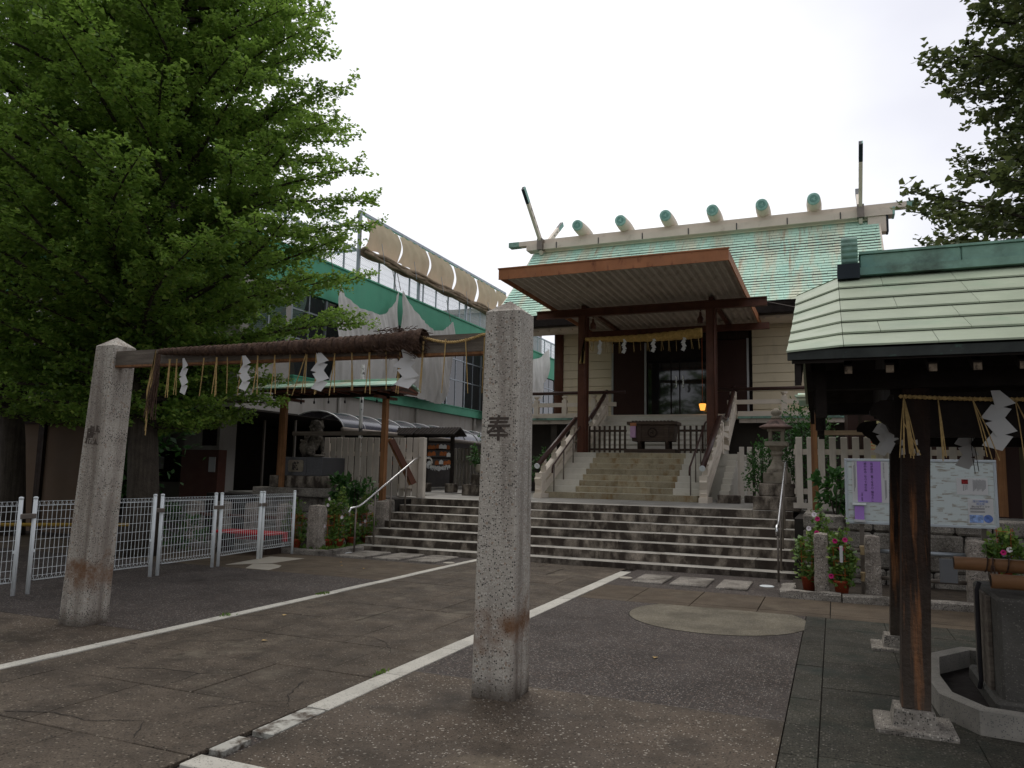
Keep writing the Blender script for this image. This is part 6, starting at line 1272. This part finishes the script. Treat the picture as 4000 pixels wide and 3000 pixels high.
def ginkgo(name, label, base, H, prof, nprim, leafm, size, seed, zmin=2.4, twig=.8, per=5, trunk_r=.28, view=None, dens=1.):
    """prof: radius as a function of height (np.interp lists)"""
    r_ = np.random.default_rng(seed); b = np.array(base, float); t = thing(name, label, 'tree', tuple(base))
    tm = MB(); kk = 14
    tm.tube([(b[0] + .12 * sin(i * 1.1), b[1] + .1 * cos(i * .9), b[2] - .05 + (H - .3) * i / kk) for i in range(kk + 1)], [trunk_r * (1.35 if i == 0 else 1) * (1 - .93 * i / kk) + .015 for i in range(kk + 1)], 10)
    part('trunk', tm, m_bark, t, True)
    limbs = MB(); LP = []; LD = []; LN = []
    for i in range(nprim):
        u = (i + r_.random()) / nprim; h = zmin + (H - zmin - .4) * u ** .92; az = i * 2.39996 + r_.uniform(-.3, .3)
        R = np.interp(h, prof[0], prof[1]) * r_.uniform(.78, 1.12)
        if view is not None:      # crown radius differs by side
            R *= view(az, h)
        if R < .25: continue
        d = np.array([cos(az), sin(az), 0]); up = r_.uniform(.25, .55) if h > zmin + 1.5 else r_.uniform(-.05, .25); h0 = max(zmin * .8, h - R * up * .7)
        start = b + np.array([0, 0, h0 - b[2] * 0]) ; start = np.array([b[0], b[1], h0]); npt = 9; bend = r_.uniform(-.15, .15); perp = np.array([-d[1], d[0], 0])
        pts = [start + d * R * f + np.array([0, 0, R * up * (f * 1.2 - .25 * f * f)]) + perp * bend * R * sin(pi * f) for f in np.linspace(0, 1, npt)]
        limbs.tube([tuple(p) for p in pts], [max(.006, .055 * (1 - f) * min(1, R / 3) + .006) for f in np.linspace(0, 1, npt)], 5, False)
        nsec = int(max(5, R * 6.5 * dens))
        for j in range(nsec):
            f = .12 + .88 * (j + r_.random()) / nsec; q = f * (npt - 1); k = min(int(q), npt - 2); p = pts[k] + (pts[k + 1] - pts[k]) * (q - k)
            sgn = 1 if j % 2 else -1; a2 = az + sgn * r_.uniform(.35, 1.2); L = twig * r_.uniform(.5, 1.1) * (1.15 - .65 * f); e = np.array([cos(a2), sin(a2), r_.uniform(-.15, .75)]); e /= np.linalg.norm(e)
            q2 = p + e * L; 
            if j % 2 == 0: limbs.tube([tuple(p), tuple((p + q2) / 2 + np.array([0, 0, .03])), tuple(q2)], [.010, .007, .003], 3, False)
            nn_ = int(max(3, L / .055))
            for s_ in np.linspace(.08, 1, nn_):
                c_ = p + (q2 - p) * s_; m_ = per
                P_ = c_ + r_.normal(0, .035, (m_, 3)); D_ = r_.normal(0, 1, (m_, 3)); D_[:, 2] = D_[:, 2] * .45 - .15; D_ += e * .5
                N_ = r_.normal(0, .45, (m_, 3)); N_[:, 2] += 1.0
                LP.append(P_); LD.append(D_); LN.append(N_)
    P = np.concatenate(LP); D = np.concatenate(LD); Nn = np.concatenate(LN)
    sz = size * r_.uniform(.65, 1.15, len(P)); P = P + D / np.linalg.norm(D, axis=1, keepdims=True) * .03
    part('limbs', limbs, m_bark, t, False, kind='stuff')
    o = ORG[t.name]; me = leafmesh('crown', leafquads(P, D, Nn, sz, r_), leafm, o); ob = bpy.data.objects.new('crown', me); COL.objects.link(ob); ob.parent = t; ORG['crown'] = o
    print('LEAVES', name, len(P)); return t
from math import atan2
ginkgo('ginkgo_tree', 'large bright green ginkgo tree filling the upper left behind the far granite pillar', (-11.6, 10.2, 0), 14.5,
       ([2.2, 3.2, 4.5, 6.5, 8.5, 10, 12, 14.5], [2.6, 3.4, 4.15, 4.15, 3.6, 2.9, 2.0, .4]), 245, m_ginkgo, .078, 4, 2.2, .8, 7, dens=1.15, view=lambda az, h: (.45 if h < 4.3 else 1) if cos(az + .30) > .1 else 1.12)
ginkgo('ginkgo_tree', 'second ginkgo tree, cut by the left edge of the photo', (-17.2, 11.6, 0), 15.5,
       ([2.2, 3.2, 4.5, 6.5, 8.5, 10, 12, 14.5, 15.5], [3.0, 4.4, 4.9, 5.0, 4.6, 4.4, 3.8, 2.0, .6]), 150, m_ginkgo, .105, 5, 2.8, .95, 5, dens=.78)
ginkgo('ginkgo_tree', 'dull olive green ginkgo tree rising behind the copper roof at the right edge', (5.3, 12.6, 0), 14.0,
       ([2.5, 4, 5.2, 6.2, 7.5, 9, 11, 14], [2.9, 4.0, 3.95, 3.55, 3.5, 3.1, 2.3, .5]), 400, m_ginkgo2, .105, 12, 3.2, .8, 5, dens=1.0)
src = bpy.data.objects['ginkgo_tree']
for loc, rz, lb in (((-6.5, -9.5, 0), 1.3, 'large ginkgo tree standing behind the viewer, left of the approach'), ((9.5, -15.0, 0), 2.9, 'large ginkgo tree standing behind the viewer, right of the approach'), ((-14.5, -2.5, 0), 4.1, 'large ginkgo tree standing left of the viewer')):
    c_ = copy_tree(src); c_.location = loc; c_.rotation_euler = (0, 0, rz); c_['label'] = lb
def bush(name, label, c, r, n, m, size, seed, cat='shrub', stems=6, fan=False, z0=0):
    r_ = np.random.default_rng(seed); t = thing(name, label, cat, (c[0], c[1], z0)); sm_ = MB()
    for k in range(stems): a = k * 2.4; sm_.tube([(c[0] + .03 * cos(a), c[1] + .03 * sin(a), z0), (c[0] + r[0] * .3 * cos(a), c[1] + r[1] * .3 * sin(a), (z0 + c[2]) / 2), (c[0] + r[0] * .7 * cos(a), c[1] + r[1] * .7 * sin(a), c[2] + r[2] * .4)], [.014, .01, .005], 4, False)
    part('stems', sm_, m_bark, t)
    cl = r_.normal(0, 1, (max(8, n // 28), 3)); cl /= np.linalg.norm(cl, axis=1, keepdims=True); cl *= (r_.random((len(cl), 1)) ** .45)
    ix = r_.integers(0, len(cl), n); d = cl[ix] + r_.normal(0, .13, (n, 3)); P = np.array(c) + d * np.array(r); D = d + r_.normal(0, .6, (n, 3)) + np.array([0, 0, .1]); Nn = r_.normal(0, .5, (n, 3)) + np.array([0, -.3, 1])
    me = leafmesh('foliage', leafquads(P, D, Nn, size * r_.uniform(.6, 1.2, n), r_, fan), m, (c[0], c[1], z0)); ob = bpy.data.objects.new('foliage', me); COL.objects.link(ob); ob.parent = t; return t
bush('evergreen_shrub', 'dark green evergreen shrub behind the stone lantern', (-.55, 16.5, 2.15), (.62, .5, .95), 3800, m_shrub, .075, 2, z0=1)
bush('evergreen_shrub', 'small dark shrub left of the stone lantern shaft', (-1.35, 16.6, 1.8), (.35, .4, .6), 1500, m_shrub, .07, 3, z0=1)
bush('hydrangea_bush', 'broad leaved hydrangea left of the notice board behind the picket line', (.02, 13.7, 1.45), (.26, .3, .36), 260, m_shrub, .16, 6, z0=1.03)
bush('hydrangea_bush', 'broad leaved dark green hydrangea in front of the tall pale fence', (-9.78, 14.2, 1.28), (.40, .28, .44), 330, m_shrub, .17, 7, z0=.05)
bush('hydrangea_bush', 'smaller broad leaved bush right of the big hydrangea by the pale fence', (-9.35, 14.2, 1.15), (.2, .2, .3), 110, m_shrub, .13, 8, z0=.05)
bush('garden_shrub', 'dim low shrub under the big tree behind the mesh fence', (-11.8, 11.4, .45), (.6, .5, .4), 700, m_shrub, .09, 9)
bush('small_potted_tree', 'small tree peeking out at the left edge of the near granite pillar', (-8.5, 18.2, 2.15), (.35, .3, .35), 500, m_shrub, .09, 10, z0=1.8)
bush('wall_top_shrub', 'green shrub on the terrace right of the shrine stairs rail', (-7.9, 21.2, 1.9), (.4, .4, .6), 600, m_shrub, .08, 11, z0=1)
bush('evergreen_hedge', 'dark tall evergreen hedge behind the beige garden wall at the left edge', (-20.5, 14.2, 2.6), (5.5, .8, 2.3), 9000, m_shrub, .22, 21, cat='hedge', stems=20)
sh_ = thing('dark_brown_shed', 'dark brown shed wall behind the right part of the pale picket fence', 'shed', (4, 17.5, 1)); part('shed_wall', MB().box(.3, 8, 17.4, 22, 1.0, 3.3), m_door, sh_); part('shed_roof', MB().box(.2, 8.1, 17.2, 22.2, 3.301, 3.4), m_darkwood, sh_)
for x in np.arange(.5, 7.8, .9): part('wall_batten', MB().box(x, x + .06, 17.37, 17.399, 1.0, 3.3), m_darkwood, sh_)
def morning_glory(x, y, z0, h, label, seed, flowers, spread=.16, pot_r=.105, lean=(0, 0), trellis=True):
    r_ = np.random.default_rng(seed); random.seed(seed); t = thing('potted_morning_glory', label, 'potted plant', (x, y, z0))
    pot = part('pot', MB().lathe([(pot_r * .72, 0), (pot_r * .95, .17), (pot_r * 1.06, .172), (pot_r * 1.08, .20), (pot_r * .98, .202), (pot_r * .92, .185)], (x, y, z0), 18), m_pot, t, True)
    part('soil', MB().lathe([(pot_r * .9, .16), (pot_r * .91, .184)], (x, y, z0), 14), m_soil, pot)
    if trellis:
        for k in range(4):
            a = k * pi / 2 + .5; part('trellis_rod', MB().tube([(x + pot_r * .85 * cos(a), y + pot_r * .85 * sin(a), z0 + .15), (x + pot_r * 1.05 * cos(a), y + pot_r * 1.05 * sin(a), z0 + .68)], .0042, 5), m_orange, t)
        for z in (.28, .46, .64): part('trellis_ring', MB().tube([(x + pot_r * 1.0 * cos(a), y + pot_r * 1.0 * sin(a), z0 + z) for a in np.linspace(0, 2 * pi, 17)], .0035, 5, False), m_orange, t)
    vines = MB(); P = []; D = []
    for k in range(9):
        a0 = r_.uniform(0, 2 * pi); hh = h * r_.uniform(.6, 1.0); turns = r_.uniform(.5, 1.5); pts = []
        for f in np.linspace(0, 1, 16):
            rr = (pot_r * .8 + (spread - pot_r * .8) * sin(pi * min(1, f * .9)) ) * (1 - .55 * max(0, f - .6) / .4); a = a0 + turns * 2 * pi * f
            pts.append((x + lean[0] * f + rr * cos(a) + r_.uniform(-.02, .02), y + lean[1] * f + rr * .7 * sin(a), z0 + .17 + hh * f))
        vines.tube(pts, .0035, 3, False)
        for p in pts:
            for _ in range(5 if x > -2 else 4): P.append(np.array(p) + r_.normal(0, .035, 3)); D.append(r_.normal(0, 1, 3) * np.array([1, 1, .5]) + np.array([0, -.2, -.2]))
    part('vine_stems', vines, m_vine, t, kind='stuff'); P = np.array(P); D = np.array(D); Nn = r_.normal(0, .5, (len(P), 3)) + np.array([0, -.7, .8])
    me = leafmesh('leaves', leafquads(P, D, Nn, .062 * r_.uniform(.5, 1.25, len(P)), r_, True), m_vine, (x, y, z0)); ob = bpy.data.objects.new('leaves', me); COL.objects.link(ob); ob.parent = t; ob['kind'] = 'stuff'
    for fx, fz, col in flowers:
        c_ = Vector((x + fx, y - spread * .75, z0 + fz)); m = MB(); n = 12; ax = Vector((random.uniform(-.3, .3), -1, random.uniform(-.1, .35))).normalized(); a_ = ax.cross(Vector((0, 0, 1))).normalized(); b_ = a_.cross(ax)
        for rr, dd in ((.004, 0), (.009, .02), (.028, .036), (.034, .033)):
            for j in range(n): q = 2 * pi * j / n; m.v.append(tuple(c_ + ax * dd + (a_ * cos(q) + b_ * sin(q)) * rr * (1 + .06 * cos(5 * q))))
        m.f = [(i * n + j, i * n + (j + 1) % n, (i + 1) * n + (j + 1) % n, (i + 1) * n + j) for i in range(3) for j in range(n)]
        part('flower', m, m_flower_p if col == 'p' else m_flower_w, t, True)
    return t
MG = [(-.36, 11.75, .05, .98, 'morning glory in a red pot left of the bollard, right of the steps', 1, [(.10, 1.05, 'w'), (.13, 1.0, 'p'), (.02, .86, 'w'), (.12, .8, 'p')], .2, (.14, 0)),
      (.06, 11.45, .05, .84, 'tallest morning glory with magenta flowers in a red pot right of that bollard', 2, [(0, .62, 'p'), (-.06, .73, 'p'), (.05, .74, 'p'), (-.13, .26, 'p')], .14, (.02, .02)),
      (1.98, 11.5, .35, .55, 'morning glory with pink and white blooms at the right edge under the board', 3, [(.02, .42, 'w'), (-.05, .38, 'p')], .2, (0, 0)),
      (-9.16, 12.62, .05, .88, 'morning glory with white blooms in an orange trellis, beside the left bollards', 4, [(.13, .98, 'w'), (.10, .86, 'w'), (.05, .45, 'w')], .2, (-.02, .1)),
      (-9.02, 12.78, .05, 1.1, 'taller morning glory just behind the white bloomed one, left of the steps', 5, [(.16, .62, 'w')], .17, (-.05, .15)),
      (-9.1, 13.30, .05, .5, 'small morning glory with orange trellis beside the left handrail foot', 6, [], .14, (0, 0)),
      (-9.02, 13.75, .05, .95, 'feathery leaved morning glory in a red pot against the left end of the steps', 7, [(.08, .5, 'w'), (-.04, .42, 'w')], .2, (-.06, 0)),
      (-9.66, 12.28, .05, .75, 'yellow green morning glory just right of the last mesh panel post', 8, [(.05, .8, 'w')], .22, (-.1, .1)),
      ]
for a in MG: morning_glory(*a[:7], spread=a[7], lean=a[8])
single('plant_name_tag', MB().box(.045, .085, 11.30, 11.305, .50, .72), m_paper, 'small white plant tag standing in the right pot of morning glory', 'plant tag')
gr_ = []
r_ = np.random.default_rng(3); n = 900; P = np.stack([r_.uniform(-9.6, -8.9, n), r_.uniform(12.25, 14.2, n), np.full(n, .05)], 1); D = r_.normal(0, .5, (n, 3)); D[:, 2] = 1
ob = bpy.data.objects.new('weeds', leafmesh('weeds', leafquads(P, D, r_.normal(0, 1, (n, 3)), r_.uniform(.05, .13, n), r_, False), m_vine)); COL.objects.link(ob); ob['kind'] = 'stuff'; ob['label'] = 'small green weeds around the pots left of the steps'; ob['category'] = 'weeds'
P = np.array([[-6.09, 6.66, 0], [-6.1, 6.62, 0], [-3.35, 5.35, 0], [-3.34, 5.42, 0], [-6.12, 8.3, 0], [-6.1, 8.4, 0]] * 12) + r_.normal(0, .02, (72, 3)) * np.array([1, 2, 0]); D = r_.normal(0, .6, (72, 3)); D[:, 2] = .8
ob = bpy.data.objects.new('grass_tufts', leafmesh('grass_tufts', leafquads(P, D, r_.normal(0, 1, (72, 3)), r_.uniform(.02, .05, 72), r_, False), m_vine)); COL.objects.link(ob); ob['kind'] = 'stuff'; ob['label'] = 'tiny grass tufts in the joints of the white strips'; ob['category'] = 'grass'
# ================================================================ distinct labels for repeats that the picture tells apart
def relabel(prefix, key, fmt):
    L = [o for o in COL.objects if o.get('label') == prefix]; L.sort(key=key)
    for i, o in enumerate(L): o['label'] = fmt(i, len(L), o)
ORD = ['first', 'second', 'third', 'fourth', 'fifth', 'sixth', 'seventh', 'eighth', 'ninth', 'tenth', 'eleventh', 'twelfth', 'thirteenth', 'fourteenth', 'fifteenth', 'sixteenth', 'seventeenth', 'eighteenth', 'nineteenth', 'twentieth', 'twenty-first', 'twenty-second']
relabel('thin straw strands hanging from the rope on the wooden beam', lambda o: o.location.x, lambda i, n, o: 'thin straw strands under the wooden beam, %s tassel from the far pillar' % ORD[i])
relabel('thin straw strands hanging from the golden rope', lambda o: o.data.vertices[0].co.x, lambda i, n, o: 'thin straw strands under the golden rope, %s from the left post' % ORD[i])
relabel('small yellow ginkgo leaf fallen on the brown paving', lambda o: o.data.vertices[0].co.y, lambda i, n, o: 'small yellow fallen ginkgo leaf, %s nearest to the camera' % ORD[i])
relabel('small grey metal bracket joining two white mesh fence panels', lambda o: o.data.vertices[0].co.y, lambda i, n, o: 'small grey bracket at the %s gap between mesh fence panels from the left' % ORD[i])
relabel('small black bulb socket dangling under the little green roof', lambda o: o.data.vertices[0].co.x, lambda i, n, o: 'black bulb socket under the little green roof, %s from the left' % ORD[i])
for base in ('orange brown', 'white'):
    for rk, cond in (('right rack', lambda o: o.location.x > -11.3), ('left rack', lambda o: o.location.x <= -11.3)):
        for row, za, zb in (('top', 2.22, 9), ('middle', 2.0, 2.22), ('bottom', 0, 2.0)):
            L = [o for o in COL.objects if o.get('label') == base + ' votive plaque hanging on the dark rack' and cond(o) and za <= o.location.z < zb]; L.sort(key=lambda o: o.location.x)
            for i, o in enumerate(L): o['label'] = '%s votive plaque, %s from the left in the %s row of the %s' % (base, ORD[i], row, rk)
